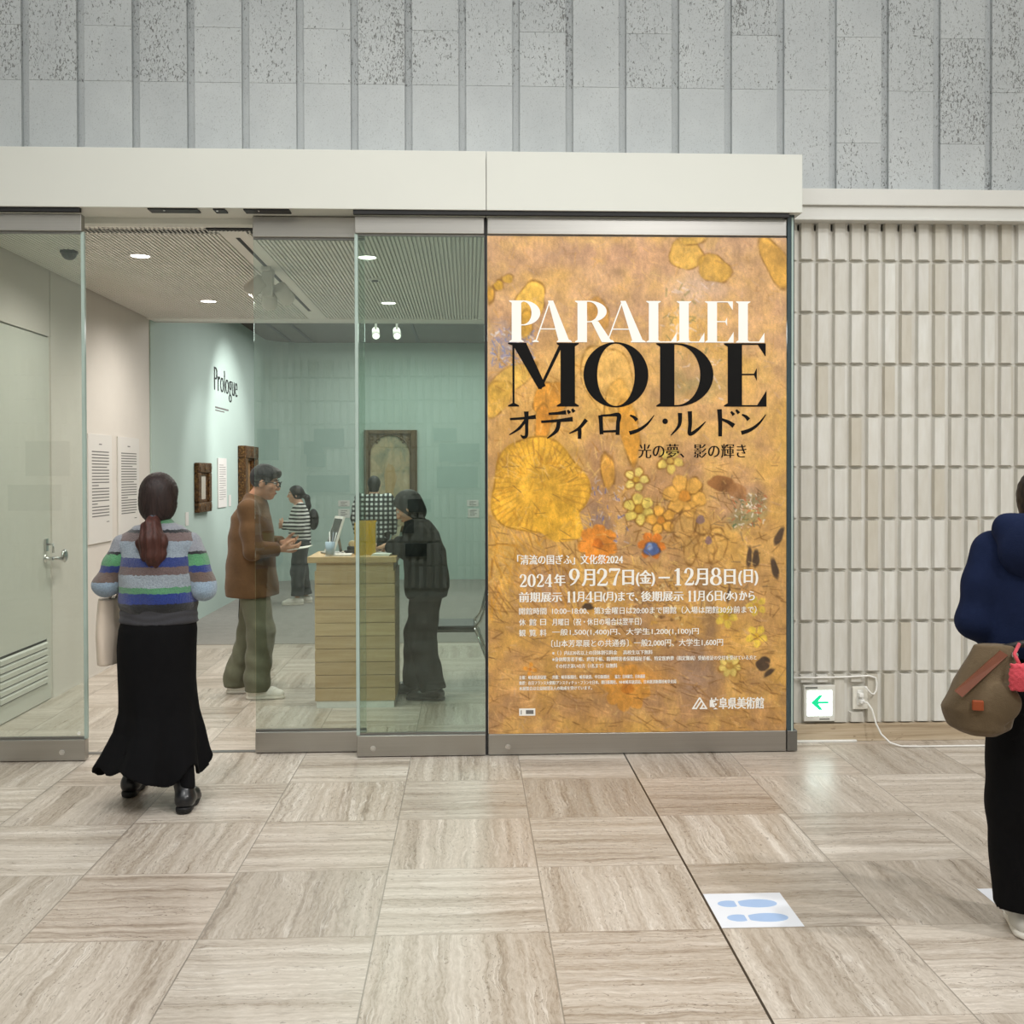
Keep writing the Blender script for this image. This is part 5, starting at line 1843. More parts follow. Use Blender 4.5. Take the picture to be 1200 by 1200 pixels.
for nm, s, x0, x1, yc, h in (('date_numeral', '2024', 607, 647, 680.5, 15), ('date_numeral', '9', 665, 680, 677, 20.5), ('date_numeral', '27', 697.5, 728, 677, 20.5), ('date_numeral', '12', 788, 815, 677, 20.5), ('date_numeral', '8', 832, 849, 677, 20.5),
                             ('period_numeral', '11', 662.5, 675, 700, 13), ('period_numeral', '4', 684.5, 695.5, 700, 13), ('period_numeral', '11', 806, 818, 700, 13), ('period_numeral', '6', 828, 838.5, 700, 13)):
    wd = (x1 - x0) / len(s)
    for i, ch in enumerate(s):
        mb = MB()
        for si, (pts, ws) in enumerate(NUM[ch]):
            brush(mb, [(x0 + wd * (i + 0.03 + 0.94 * p[0] / 100), yc - h / 2 + h * p[1] / 100) for p in pts], [w * h / 100 * 1.2 for w in ws], 0.0006 + 0.0002 * si)
        mb.build(nm, M_PW, POSTER)
ptext('museum_name', '岐阜県美術館', 833, 898, 827.5, 14, M_PW, 0.014, 0.25)
b = MB()
for o in (0.0,):
    for k_, (p, q) in enumerate((((812.5, 834), (821, 820.5)), ((821, 820.5), (829.5, 834)), ((816.5, 834), (823.5, 823.5)), ((822, 834), (825.5, 828)), ((812, 833.3), (818, 833.3)), ((821, 833.3), (830, 833.3)))):
        d_ = Vector((q[0] - p[0], q[1] - p[1])).normalized(); n_ = Vector((-d_.y, d_.x)) * 0.85
        b.poly([(p[0] + n_.x, p[1] + n_.y), (q[0] + n_.x, q[1] + n_.y), (q[0] - n_.x, q[1] - n_.y), (p[0] - n_.x, p[1] - n_.y)], fpost, 0.0010 + 0.00005 * k_)
b.build('mountain_logo', M_PW, POSTER)
b = MB(); b.poly([(607, 831), (626, 831), (626, 839.5), (607, 839.5)], fpost, 0.0008); b.build('partner_badge', M_PW, POSTER)
b = MB(); b.poly([(615, 833), (624, 833), (624, 837.5), (615, 837.5)], lambda x, y, w: (PU(x), PYF - 0.0016 - w, PV(y)), 0.0006)
b.poly([(609, 833), (610, 833), (610, 838), (609, 838)], lambda x, y, w: (PU(x), PYF - 0.0016 - w, PV(y)), 0.0006)
b.build('badge_mark', M_INK, POSTER)

# ------------------------------------------------------------------ people
M_SKIN = plain('skin', (206, 158, 130), 0.55, 0, 0.35, 0.05, 20)
M_HAIR = None
def hair_mat(name, rgb):
    t = NT(name)
    n = t.noise(t.coords((90, 90, 6)), 1.0, 3, 0.6)
    c = lin(*rgb)
    t.set(t.ramp(n, [(0.3, tuple(x * 0.6 for x in c[:3])), (0.7, tuple(min(1, x * 1.5) for x in c[:3]))]), 0.55, 0, 0.35)
    t.bump(n, 0.5, 0.006)
    return t.m


def person(label, loc, rz):
    return empty('person', loc, label, 'person', rz)


def limb_field(pts, pad, h):
    p = np.array(pts)
    return Field(p.min(0) - pad, p.max(0) + pad, h)


def sleeve_pair(F, J, r0, r1, r2, k=0.03, t_end=0.97):
    for q in 'LR':
        e = mid(J['el' + q], J['wr' + q], t_end)
        F.chain([J['sh' + q], mid(J['sh' + q], J['el' + q]), J['el' + q]], [r0, (r0 + r1) / 2, r1], k)
        F.cap(J['el' + q], e, r1, r2, k * 0.7, flat=True)


def wrinkle(F, amp=0.004, sc=26.0, ph=0.0, mask=None):
    def fn(x, y, z):
        v = np.sin(sc * (z + 0.6 * x + 0.4 * y) + 3 * np.sin(9 * x + ph) + ph) * np.sin(sc * 0.55 * (z - 0.5 * x + 0.3 * y) + ph * 1.7)
        return amp * v * (mask(x, y, z) if mask else 1.0)
    return F.ripple(fn)


# ---- visitor in striped sweater and long black skirt, walking in (seen from behind)
P1 = person('person in striped fuzzy sweater and long black skirt walking through the doorway, ponytail', (-1.50, 5.10, 0), 0.0)
J = dict(head=(0.0, 0.03, 1.475), neck=(0, 0.0, 1.36), chest=(0, 0.0, 1.20), pelvis=(-0.01, 0.0, 0.86),
         shL=(-0.155, 0, 1.245), shR=(0.150, 0, 1.245), elL=(-0.242, -0.02, 1.06), elR=(0.222, -0.02, 1.045),
         wrL=(-0.225, 0.20, 1.05), wrR=(0.15, 0.215, 1.06), hipL=(-0.085, 0.0, 0.83), hipR=(0.085, 0.0, 0.83),
         knL=(-0.11, 0.09, 0.45), knR=(0.10, -0.03, 0.45), anL=(-0.175, 0.13, 0.085), anR=(0.160, -0.13, 0.085),
         handL=((0.3, 0.9, 0.0), (0.9, 0, -0.2), (0, 0.2, 1), 0.5), handR=((-0.4, 0.9, 0.0), (-0.9, 0, -0.2), (0, 0.2, 1), 0.5), R=rotm(-0.04, 0.06))
link('body', body_mesh(J, 0.94, 0.0065), M_SKIN, P1, True)
face_parts(P1, J['head'], J['R'], 0.94)

F = Field((-0.36, -0.22, 0.86), (0.36, 0.32, 1.44), 0.006)
F.loft([(0.925, 0, 0, 0.176, 0.135), (0.96, 0, 0, 0.188, 0.150), (1.05, 0, 0, 0.190, 0.152), (1.17, 0, 0, 0.180, 0.146), (1.27, 0, 0, 0.150, 0.108), (1.325, 0, 0.0, 0.10, 0.08)], 0.03)
for sx in (-1, 1):
    F.cap((0, 0, 1.315), (sx * 0.135, 0, 1.255), 0.052, 0.058, k=0.045)
F.cap((0, 0, 1.30), (0, 0.0, 1.365), 0.066, 0.058, 0.03, flat=True)
wrinkle(F, 0.004, 30, 1.0)
sw = NT('striped_fuzzy_knit')
tc = sw.n('ShaderNodeTexCoord'); sp = sw.n('ShaderNodeSeparateXYZ'); sw.l(tc.outputs['Object'], sp.inputs[0])
nz = sw.noise(tc.outputs['Object'], 55, 4, 0.7)
ax = sw.math('MAXIMUM', sw.math('SUBTRACT', sw.math('ABSOLUTE', sp.outputs[0]), 0.20), 0.0)
zc = sw.math('ADD', sw.math('ADD', sp.outputs[2], sw.math('MULTIPLY', ax, 0.45)), sw.math('MULTIPLY', sw.math('SUBTRACT', nz, 0.5), 0.022))
u = sw.math('DIVIDE', sw.math('SUBTRACT', zc, 0.94), 0.46)
f_ = lambda z: (z - 0.94) / 0.46
ST = [(0.0, (34, 36, 40)), (f_(0.975), (40, 62, 142)), (f_(1.024), (98, 160, 118)), (f_(1.052), (164, 176, 186)), (f_(1.112), (118, 100, 98)), (f_(1.150), (48, 66, 132)), (f_(1.192), (158, 172, 184)),
      (f_(1.268), (122, 104, 102)), (f_(1.308), (44, 46, 50)), (f_(1.322), (156, 160, 168)), (f_(1.352), (100, 156, 116))]
col = sw.ramp(u, [(max(0, p), lin(*c)) for p, c in ST], 'CONSTANT')
fz = sw.noise(sw.coords((1, 1, 1)), 130, 4, 0.75)
col = sw.mix(1.0, col, sw.ramp(fz, [(0.3, lin(205, 205, 208)), (0.7, lin(255, 255, 255))]), 'MULTIPLY')
sw.set(col, 0.95, 0, 0.15, 0.4)
sw.bump(sw.math('ADD', fz, sw.math('MULTIPLY', nz, 0.6)), 0.8, 0.01)
swo = link('sweater', F.mesh('sweater'), sw.m, P1, True)
sl = NT('striped_fuzzy_sleeve')
tc = sl.n('ShaderNodeTexCoord'); sp = sl.n('ShaderNodeSeparateXYZ'); sl.l(tc.outputs['Object'], sp.inputs[0])
nz = sl.noise(tc.outputs['Object'], 55, 4, 0.7); fz = sl.noise(tc.outputs['Object'], 130, 4, 0.75)
zc = sl.math('ADD', sp.outputs[2], sl.math('MULTIPLY', sl.math('SUBTRACT', nz, 0.5), 0.022))
u = sl.math('DIVIDE', sl.math('SUBTRACT', zc, 0.94), 0.46)
col = sl.ramp(u, [(0.0, lin(160, 182, 202)), (f_(1.072), lin(118, 100, 92)), (f_(1.118), lin(48, 68, 138)), (f_(1.152), lin(98, 164, 116)), (f_(1.205), lin(46, 48, 52)), (f_(1.218), lin(158, 162, 170))], 'CONSTANT')
col = sl.mix(1.0, col, sl.ramp(fz, [(0.3, lin(205, 205, 208)), (0.7, lin(255, 255, 255))]), 'MULTIPLY')
sl.set(col, 0.95, 0, 0.15, 0.4); sl.bump(sl.math('ADD', fz, sl.math('MULTIPLY', nz, 0.6)), 0.8, 0.01)
for q in 'LR':
    F = limb_field([J['sh' + q], J['el' + q], J['wr' + q]], 0.11, 0.006)
    F.chain([J['sh' + q], mid(J['sh' + q], J['el' + q]), J['el' + q]], [0.060, 0.061, 0.060], 0.02)
    F.cap(J['el' + q], mid(J['el' + q], J['wr' + q], 0.92), 0.062, 0.046, 0.02, flat=True)
    wrinkle(F, 0.005, 34, 0.4)
    link('sleeve', F.mesh('sleeve'), sl.m, swo, True)

F = Field((-0.26, -0.2, 0.83), (0.26, 0.2, 0.98), 0.006)
F.loft([(0.872, 0, 0, 0.186, 0.142), (0.91, 0, 0, 0.183, 0.140), (0.955, 0, 0, 0.18, 0.138)], 0.0, folds=lambda t, z: 1 + 0.012 * np.sin(z * 180 + 2 * np.sin(3 * t)))
link('undershirt', F.mesh('undershirt'), fabric('charcoal_jersey', (62, 62, 66), 0.1), P1, True)

def skirt_folds(t, z):
    a = np.clip((0.55 - z) / 0.4, 0, 1)
    return 1 + a * (0.10 * np.sin(7 * t + 0.6 + 1.2 * np.sin(2 * t)) + 0.03 * np.sin(13 * t)) + 0.008 * np.sin(5 * t + z * 9)
F = Field((-0.44, -0.40, 0.04), (0.42, 0.40, 0.93), 0.0065)
F.loft([(0.10, -0.035, -0.01, 0.295, 0.26), (0.17, -0.03, -0.01, 0.268, 0.245), (0.26, -0.015, -0.01, 0.232, 0.22), (0.36, 0.0, 0, 0.203, 0.195), (0.45, 0.0, 0, 0.184, 0.175), (0.60, -0.01, 0, 0.182, 0.165),
        (0.75, -0.012, 0, 0.186, 0.158), (0.84, -0.005, 0, 0.184, 0.150), (0.90, 0, 0, 0.172, 0.134)], 0.0, folds=skirt_folds,
       hem=lambda t: 0.165 + 0.075 * np.exp(-((t + 2.1) / 0.33) ** 2) - 0.015 * np.exp(-((t + 1.5) / 0.25) ** 2) + 0.035 * np.sin(7 * t + 0.2 + 1.2 * np.sin(2 * t)) + 0.02 * np.cos(2 * t + 0.4))
F.loft([(0.06, -0.035, -0.01, 0.275, 0.24), (0.17, -0.03, -0.01, 0.248, 0.225), (0.28, -0.015, -0.01, 0.21, 0.2), (0.34, 0.0, 0, 0.19, 0.185)], 0.0, folds=skirt_folds, sub=True)
link('skirt', F.mesh('skirt'), fabric('black_crepe', (11, 11, 13), 0.15, 0.2, 0.9), P1, True)

M_BOOT = plain('black_leather', (22, 23, 26), 0.28, 0, 0.5, 0.1, 20)
for q in 'LR':
    a = np.array(J['an' + q]); cxy = np.array((a[0], a[1], 0))
    F = Field(cxy + (-0.1, -0.12, -0.01), cxy + (0.1, 0.24, 0.34), 0.005)
    F.cap(cxy + (0, -0.01, 0.07), cxy + (-0.3 * a[0], 0.05 if q == 'R' else 0.01, 0.25), 0.044, 0.050, 0.02, flat=True)
    F.cap(cxy + (0, -0.035, 0.055), cxy + (0, 0.10, 0.045), 0.040, 0.038, 0.03)
    F.cap(cxy + (0, 0.10, 0.043), cxy + (0, 0.165, 0.036), 0.038, 0.026, 0.02)
    F.plane((0, 0, 0.022), (0, 0, -1))
    T = limb_field([J['kn' + q], J['an' + q]], 0.08, 0.006)
    T.cap(J['kn' + q], tuple(cxy + (0, 0, 0.12)), 0.056, 0.042, 0.0)
    link('stocking', T.mesh('stocking'), fabric('black_knit', (13, 13, 15), 0.1), P1, True)
    bt = link('boot', F.mesh('boot'), M_BOOT, P1, True)
    F = Field(cxy + (-0.1, -0.12, -0.01), cxy + (0.1, 0.24, 0.1), 0.005)
    F.cap(cxy + (0, -0.04, 0.02), cxy + (0, -0.005, 0.02), 0.038, 0.036, 0.005)
    F.cap(cxy + (0, 0.08, 0.022), cxy + (0, 0.165, 0.022), 0.040, 0.030, 0.02)
    F.cap(cxy + (0, 0.0, 0.026), cxy + (0, 0.09, 0.026), 0.034, 0.034, 0.01)
    F.plane((0, 0, 0.001), (0, 0, -1)).plane((0, 0, 0.032), (0, 0, 1))
    link('boot_sole', F.mesh('boot_sole'), plain('boot_sole_black', (16, 16, 17), 0.6), bt, True)

MH1 = hair_mat('dark_brown_hair', (38, 26, 24))
hd = np.array(J['head'])
F = Field(hd + (-0.16, -0.2, -0.2), hd + (0.16, 0.16, 0.16), 0.005)
F.ell(hd + (0, -0.018, 0.018), (0.090, 0.108, 0.106), J['R'], 0.01)
F.ell(hd + (0, -0.045, -0.055), (0.080, 0.070, 0.072), J['R'], 0.05)
F.cap(hd + (0, -0.085, -0.075), hd + (0, -0.098, -0.095), 0.03, 0.024, 0.03)
for sx in (-1, 1):
    F.ell(hd + (sx * 0.088, 0.012, -0.012), (0.022, 0.03, 0.036), None, 0.004, sub=True)
F.plane(hd + (0, 0.055, 0.02), (0, 1, -0.45))
F.ripple(lambda x, y, z: 0.0018 * np.sin(70 * np.arctan2(x - hd[0], z - hd[2] + 0.3) * 3))
link('hair', F.mesh('hair'), MH1, P1, True)
b = MB(); b.tube([hd + (0, -0.098, -0.088), hd + (0, -0.102, -0.104)], 0.028, 16); b.build('hair_tie', plain('hair_tie_grey', (70, 74, 82), 0.8), P1)
F = Field(hd + (-0.16, -0.26, -0.42), hd + (0.16, 0.06, -0.04), 0.005)
F.chain([hd + (0, -0.10, -0.095), hd + (0.0, -0.135, -0.14), hd + (0.008, -0.15, -0.20), hd + (0.016, -0.155, -0.27), hd + (0.022, -0.152, -0.325)], [0.024, 0.044, 0.060, 0.052, 0.022], 0.02)
for dx, l in ((-0.045, -0.30), (0.05, -0.30), (-0.02, -0.335), (0.055, -0.26)):
    F.chain([hd + (0.0, -0.13, -0.14), hd + (dx * 0.9, -0.155, -0.21), hd + (dx, -0.155, l)], [0.02, 0.024, 0.006], 0.012)
F.ripple(lambda x, y, z: 0.004 * np.sin(170 * (x - hd[0]) + 2.5 * np.sin(14 * z)))
link('ponytail', F.mesh('ponytail', 1), hair_mat('reddish_brown_hair', (66, 36, 30)), P1, True)

M_TOTE = plain('cream_tote', (214, 200, 184), 0.4, 0, 0.4, 0.05, 8)
F = Field((-0.42, -0.05, 0.60), (-0.10, 0.34, 1.08), 0.006)
F.loft([(0.665, -0.262, 0.12, 0.058, 0.15), (0.80, -0.262, 0.12, 0.062, 0.155), (0.985, -0.262, 0.12, 0.046, 0.15)], 0.0, folds=lambda t, z: 1 + 0.02 * np.sin(6 * t + 15 * z))
tb = link('tote_bag', F.mesh('tote_bag'), M_TOTE, P1, True)
for yy in (0.06, 0.18):
    b = MB(); b.tube([(-0.25, yy - 0.02, 0.97), (-0.235, yy, 1.05), (-0.215, yy, 1.115), (-0.19, yy, 1.05), (-0.235, yy + 0.02, 0.97)], 0.007, 8); b.build('bag_handle', M_TOTE, tb)

# ---- visitor in brown jacket reading a leaflet
P2 = person('person in brown jacket, olive trousers and glasses reading a leaflet by the desk', (-1.54, 7.52, 0), -PI / 2)
J = dict(head=(0.01, 0.085, 1.525), neck=(0, 0.02, 1.42), chest=(0, -0.01, 1.24), pelvis=(0, 0.0, 0.90),
         shL=(-0.19, -0.005, 1.345), shR=(0.19, 0.0, 1.345), elL=(-0.235, 0.02, 1.07), elR=(0.235, 0.045, 1.06),
         wrL=(-0.13, 0.185, 1.085), wrR=(0.14, 0.215, 1.06), hipL=(-0.09, 0, 0.87), hipR=(0.09, 0, 0.87),
         knL=(-0.10, -0.03, 0.47), knR=(0.10, 0.07, 0.47), anL=(-0.105, -0.14, 0.085), anR=(0.105, 0.045, 0.085),
         handL=((0.5, 0.85, 0.05), (0.6, -0.3, 0.6), (-0.2, 0.3, 1), 0.45), handR=((-0.25, 0.95, 0.0), (-0.6, -0.2, 0.7), (0.1, 0.1, 1), 0.45), R=rotm(-0.05, 0.22))
link('body', body_mesh(J, 1.0, 0.006), plain('skin_tan', (190, 140, 112), 0.55, 0, 0.35, 0.06, 20), P2, True)
face_parts(P2, J['head'], J['R'], 1.0, (30, 28, 26))
F = Field((-0.36, -0.28, 0.66), (0.36, 0.36, 1.48), 0.007)
F.loft([(0.715, 0, -0.01, 0.225, 0.185), (0.85, 0, -0.015, 0.222, 0.178), (1.0, 0, -0.015, 0.215, 0.165), (1.15, 0, -0.015, 0.212, 0.160), (1.28, 0, -0.015, 0.195, 0.140), (1.37, 0, 0.0, 0.13, 0.095)], 0.03,
       folds=lambda t, z: 1 + 0.02 * np.sin(5 * t + 8 * z) * np.clip((1.1 - z) * 3, 0, 1))
for sx in (-1, 1):
    F.cap((0, 0, 1.375), (sx * 0.175, 0, 1.335), 0.06, 0.066, k=0.05)
F.cap((0, 0.0, 1.35), (0, 0.02, 1.425), 0.078, 0.068, 0.03, flat=True)
sleeve_pair(F, J, 0.068, 0.066, 0.052, 0.03, 0.93)
wrinkle(F, 0.006, 22, 2.0)
F.plane((0, 0, 0.715), (0, 0.06, -1))
link('jacket', F.mesh('jacket'), fabric('brown_suede', (98, 72, 48), 0.16, 0.3, 0.9), P2, True)
F = Field((-0.25, -0.30, 0.03), (0.25, 0.26, 0.95), 0.007)
F.cap(J['hipL'], J['hipR'], 0.115, k=0.04)
for q, (cx, cy) in zip('LR', ((-0.105, -0.14), (0.105, 0.045))):
    F.chain([J['hip' + q], J['kn' + q], (cx, cy - 0.005, 0.13), (cx, cy - 0.005, 0.055)], [0.112, 0.096, 0.085, 0.088], 0.04, flat=True)
wrinkle(F, 0.008, 30, 0.5, lambda x, y, z: np.clip((0.75 - z) * 2.5, 0.25, 1))
link('trousers', F.mesh('trousers'), fabric('olive_cotton', (104, 104, 86), 0.14, 0.35, 0.9), P2, True)
shoe_pair(P2, J, 'sneaker', plain('sneaker_white', (226, 222, 212), 0.5, 0, 0.3, 0.05, 30), plain('sole_white', (214, 208, 196), 0.6), 1.0, 0.10, 0.05)
hd = np.array(J['head'])
HP = lambda x, y, z: hd + J['R'] @ np.array((x, y, z))
F = Field(hd + (-0.15, -0.17, -0.18), hd + (0.15, 0.2, 0.18), 0.005)
F.ell(HP(0, -0.012, 0.036), (0.086, 0.104, 0.098), J['R'], 0.01)
F.ell(HP(0, 0.06, 0.085), (0.06, 0.04, 0.03), J['R'], 0.03)
F.ell(HP(0, 0.07, -0.02), (0.075, 0.075, 0.078), J['R'], 0.01, sub=True)
F.plane(HP(0, 0, -0.055), J['R'] @ np.array((0, 0.55, -1.0)))
F.ripple(lambda x, y, z: 0.0022 * np.sin(260 * (x + 0.5 * z)) * np.sin(150 * y))
for sx in (-1, 1):
    F.ell(HP(sx * 0.088, 0.005, -0.012), (0.022, 0.028, 0.038), J['R'], 0.004, sub=True)
link('hair', F.mesh('hair', 1), hair_mat('greying_hair', (48, 48, 50)), P2, True)
b = MB()
for sx in (-1, 1):
    ring = [HP(sx * 0.034 + 0.026 * math.cos(a), 0.108 - 0.012 * abs(math.cos(a)) * (1 if math.cos(a) * sx > 0 else 0), 0.010 + 0.019 * math.sin(a)) for a in [2 * PI * k / 16 for k in range(17)]]
    b.tube(ring, 0.0032, 6)
    b.tube([HP(sx * 0.060, 0.098, 0.016), HP(sx * 0.080, 0.06, 0.016), HP(sx * 0.084, 0.005, 0.012), HP(sx * 0.082, -0.02, -0.008)], 0.004, 6)
b.tube([HP(-0.009, 0.112, 0.014), HP(0.009, 0.112, 0.014)], 0.003, 6)
b.build('glasses', M_BLACK, P2)
b = MB(); b.hull8([(-0.07, 0.265, 1.05), (0.17, 0.265, 1.05), (-0.07, 0.41, 1.07), (0.17, 0.41, 1.07), (-0.07, 0.265, 1.053), (0.17, 0.265, 1.053), (-0.07, 0.41, 1.073), (0.17, 0.41, 1.073)])
b.build('leaflet', plain('leaflet_white', (222, 222, 214), 0.6), P2)
F = Field((-0.30, -0.22, 0.40), (-0.10, 0.10, 0.76), 0.006)
F.loft([(0.455, -0.20, -0.085, 0.045, 0.065), (0.55, -0.20, -0.085, 0.05, 0.07), (0.74, -0.20, -0.085, 0.035, 0.06)], 0.0)
link('shoulder_bag', F.mesh('shoulder_bag'), fabric('black_nylon', (20, 20, 23), 0.1, 0.2, 0.6), P2, True)

# ---- visitor in black and white striped top at the far left wall
P3 = person('ponytailed person in black and white striped top standing in the gallery, far back', (-2.06, 12.78, 0), PI / 2 + 0.25)
J = dict(head=(0, 0.05, 1.335), neck=(0, 0.01, 1.23), chest=(0, 0, 1.09), pelvis=(0, 0, 0.78), shL=(-0.155, 0, 1.18), shR=(0.155, 0, 1.18), elL=(-0.19, 0.02, 0.95), elR=(0.19, 0.02, 0.95),
         wrL=(-0.06, 0.20, 0.98), wrR=(0.06, 0.21, 0.95), hipL=(-0.075, 0, 0.74), hipR=(0.075, 0, 0.74), knL=(-0.08, 0.03, 0.41), knR=(0.08, -0.02, 0.41), anL=(-0.085, 0.04, 0.08), anR=(0.085, -0.08, 0.08),
         handL=((0.8, 0.4, 0.2), (0, -1, 0), (0, 0, 1), 0.5), handR=((-0.8, 0.4, 0.1), (0, -1, 0), (0, 0, 1), 0.5), R=rotm(0.0, 0.05))
link('body', body_mesh(J, 0.87, 0.0065), M_SKIN, P3, True)
face_parts(P3, J['head'], J['R'], 0.87)
F = Field((-0.30, -0.22, 0.68), (0.30, 0.30, 1.28), 0.007)
F.loft([(0.72, 0, 0, 0.175, 0.135), (0.90, 0, 0, 0.172, 0.132), (1.05, 0, 0, 0.172, 0.13), (1.15, 0, 0, 0.14, 0.10), (1.20, 0, 0, 0.085, 0.07)], 0.03)
F.cap((-0.12, 0, 1.17), (0.12, 0, 1.17), 0.055, k=0.05)
sleeve_pair(F, J, 0.064, 0.056, 0.044, 0.03, 0.95)
s3 = NT('striped_jersey'); tc = s3.n('ShaderNodeTexCoord'); sp = s3.n('ShaderNodeSeparateXYZ'); s3.l(tc.outputs['Object'], sp.inputs[0])
fr = s3.math('FRACT', s3.math('MULTIPLY', sp.outputs[2], 1 / 0.044))
s3.set(s3.mix(s3.math('GREATER_THAN', fr, 0.52), lin(222, 222, 216), lin(36, 38, 42)), 0.9, 0, 0.2)
link('striped_top', F.mesh('striped_top'), s3.m, P3, True)
F = Field((-0.22, -0.24, 0.03), (0.22, 0.2, 0.84), 0.007)
F.cap(J['hipL'], J['hipR'], 0.105, k=0.04)
for q in 'LR':
    a = J['an' + q]
    F.chain([J['hip' + q], J['kn' + q], (a[0], a[1], 0.11)], [0.10, 0.085, 0.075], 0.04, flat=True)
wrinkle(F, 0.005, 30, 0.2)
link('trousers', F.mesh('trousers'), fabric('dark_grey_cotton', (58, 62, 64), 0.12), P3, True)
shoe_pair(P3, J, 'sneaker', MATS['sneaker_white'], MATS['sole_white'], 0.9, 0.09, 0.045)
hd = np.array(J['head'])
F = Field(hd + (-0.15, -0.24, -0.36), hd + (0.15, 0.16, 0.16), 0.0055)
F.ell(hd + (0, -0.012, 0.02), (0.080, 0.096, 0.094), None, 0.01)
F.plane(hd + (0, 0.052, 0.02), (0, 1, -0.5)).plane(hd + (0, 0, -0.07), (0, 0.3, -1))
F.chain([hd + (0, -0.09, 0.0), hd + (0, -0.14, -0.04), hd + (0, -0.155, -0.14), hd + (0, -0.14, -0.27)], [0.03, 0.034, 0.032, 0.012], 0.02)
link('hair', F.mesh('hair'), hair_mat('black_hair', (24, 23, 25)), P3, True)
F = Field((-0.2, -0.30, 0.85), (0.2, -0.05, 1.2), 0.006)
F.ell((0.0, -0.165, 1.03), (0.11, 0.065, 0.13), None, 0.01)
link('backpack', F.mesh('backpack'), MATS.get('black_nylon') or fabric('black_nylon', (20, 20, 23)), P3, True)

# ---- visitor in plaid shirt facing the arched painting
P4 = person('person in black and white plaid shirt seen from behind, facing the arched painting', (-1.205, 13.3, 0), 0.05)
J = dict(head=(0, 0.03, 1.44), neck=(0, 0, 1.335), chest=(0, 0, 1.18), pelvis=(0, 0, 0.85), shL=(-0.18, 0, 1.27), shR=(0.18, 0, 1.27), elL=(-0.235, 0.0, 1.02), elR=(0.235, 0.0, 1.01),
         wrL=(-0.22, 0.13, 0.82), wrR=(0.24, 0.10, 0.80), hipL=(-0.085, 0, 0.82), hipR=(0.085, 0, 0.82), knL=(-0.09, 0.02, 0.44), knR=(0.09, 0.02, 0.44), anL=(-0.10, 0, 0.085), anR=(0.10, 0, 0.085),
         handL=((0, 0.3, -1), (1, 0, 0), (0, 1, 0), 0.4), handR=((0, 0.3, -1), (-1, 0, 0), (0, 1, 0), 0.4), R=rotm(-0.1, 0.0))
link('body', body_mesh(J, 0.94, 0.0065), M_SKIN, P4, True)
face_parts(P4, J['head'], J['R'], 0.94)
F = Field((-0.36, -0.22, 0.70), (0.36, 0.26, 1.40), 0.007)
F.loft([(0.76, 0, 0, 0.20, 0.145), (0.95, 0, 0, 0.20, 0.145), (1.12, 0, 0, 0.20, 0.145), (1.23, 0, 0, 0.17, 0.115), (1.295, 0, 0, 0.10, 0.08)], 0.03)
F.cap((-0.14, 0, 1.26), (0.14, 0, 1.26), 0.062, k=0.05)
F.cap((0, 0, 1.27), (0, 0, 1.335), 0.066, 0.06, 0.02, flat=True)
sleeve_pair(F, J, 0.072, 0.062, 0.046, 0.03, 0.95)
wrinkle(F, 0.004, 24, 1.5)
s4 = NT('plaid_cotton'); tc = s4.n('ShaderNodeTexCoord'); sp = s4.n('ShaderNodeSeparateXYZ'); s4.l(tc.outputs['Object'], sp.inputs[0])
sq = lambda o, ph: s4.math('GREATER_THAN', s4.math('FRACT', s4.math('ADD', s4.math('MULTIPLY', o, 1 / 0.058), ph)), 0.5)
a_, c_ = sq(sp.outputs[0], 100.2), sq(sp.outputs[2], 100.0)
sm = s4.math('MULTIPLY', s4.math('ADD', a_, c_), 0.5)
s4.set(s4.ramp(sm, [(0.0, lin(34, 36, 36)), (0.4, lin(76, 80, 80)), (0.8, lin(220, 222, 218))], 'CONSTANT'), 0.9, 0, 0.2)
link('plaid_shirt', F.mesh('plaid_shirt'), s4.m, P4, True)
F = Field((-0.24, -0.18, 0.03), (0.24, 0.2, 0.92), 0.007)
F.cap(J['hipL'], J['hipR'], 0.112, k=0.04)
for q in 'LR':
    a = J['an' + q]
    F.chain([J['hip' + q], J['kn' + q], (a[0], a[1], 0.08)], [0.105, 0.088, 0.08], 0.04, flat=True)
link('trousers', F.mesh('trousers'), fabric('black_cotton', (26, 27, 29), 0.12), P4, True)
shoe_pair(P4, J, 'shoe', M_BOOT, plain('sole_dark', (30, 30, 30), 0.6), 1.0, 0.09, 0.045)
hd = np.array(J['head'])
F = Field(hd + (-0.14, -0.16, -0.16), hd + (0.14, 0.16, 0.16), 0.0055)
F.ell(hd + (0, -0.015, 0.025), (0.082, 0.099, 0.098), J['R'], 0.01)
F.ell(hd + (0, -0.05, -0.05), (0.062, 0.05, 0.05), J['R'], 0.03)
F.plane(hd + (0, 0.055, 0.03), (0, 1, -0.6))
link('hair', F.mesh('hair'), hair_mat('short_black_hair', (26, 25, 26)), P4, True)
b = MB(); b.hull8([(0.20, 0.10, 0.66), (0.29, 0.10, 0.70), (0.20, 0.115, 0.66), (0.29, 0.115, 0.70), (0.26, 0.05, 0.90), (0.345, 0.05, 0.92), (0.26, 0.065, 0.90), (0.345, 0.065, 0.92)])
b.build('booklet', plain('booklet_cream', (226, 220, 190), 0.6), P4)

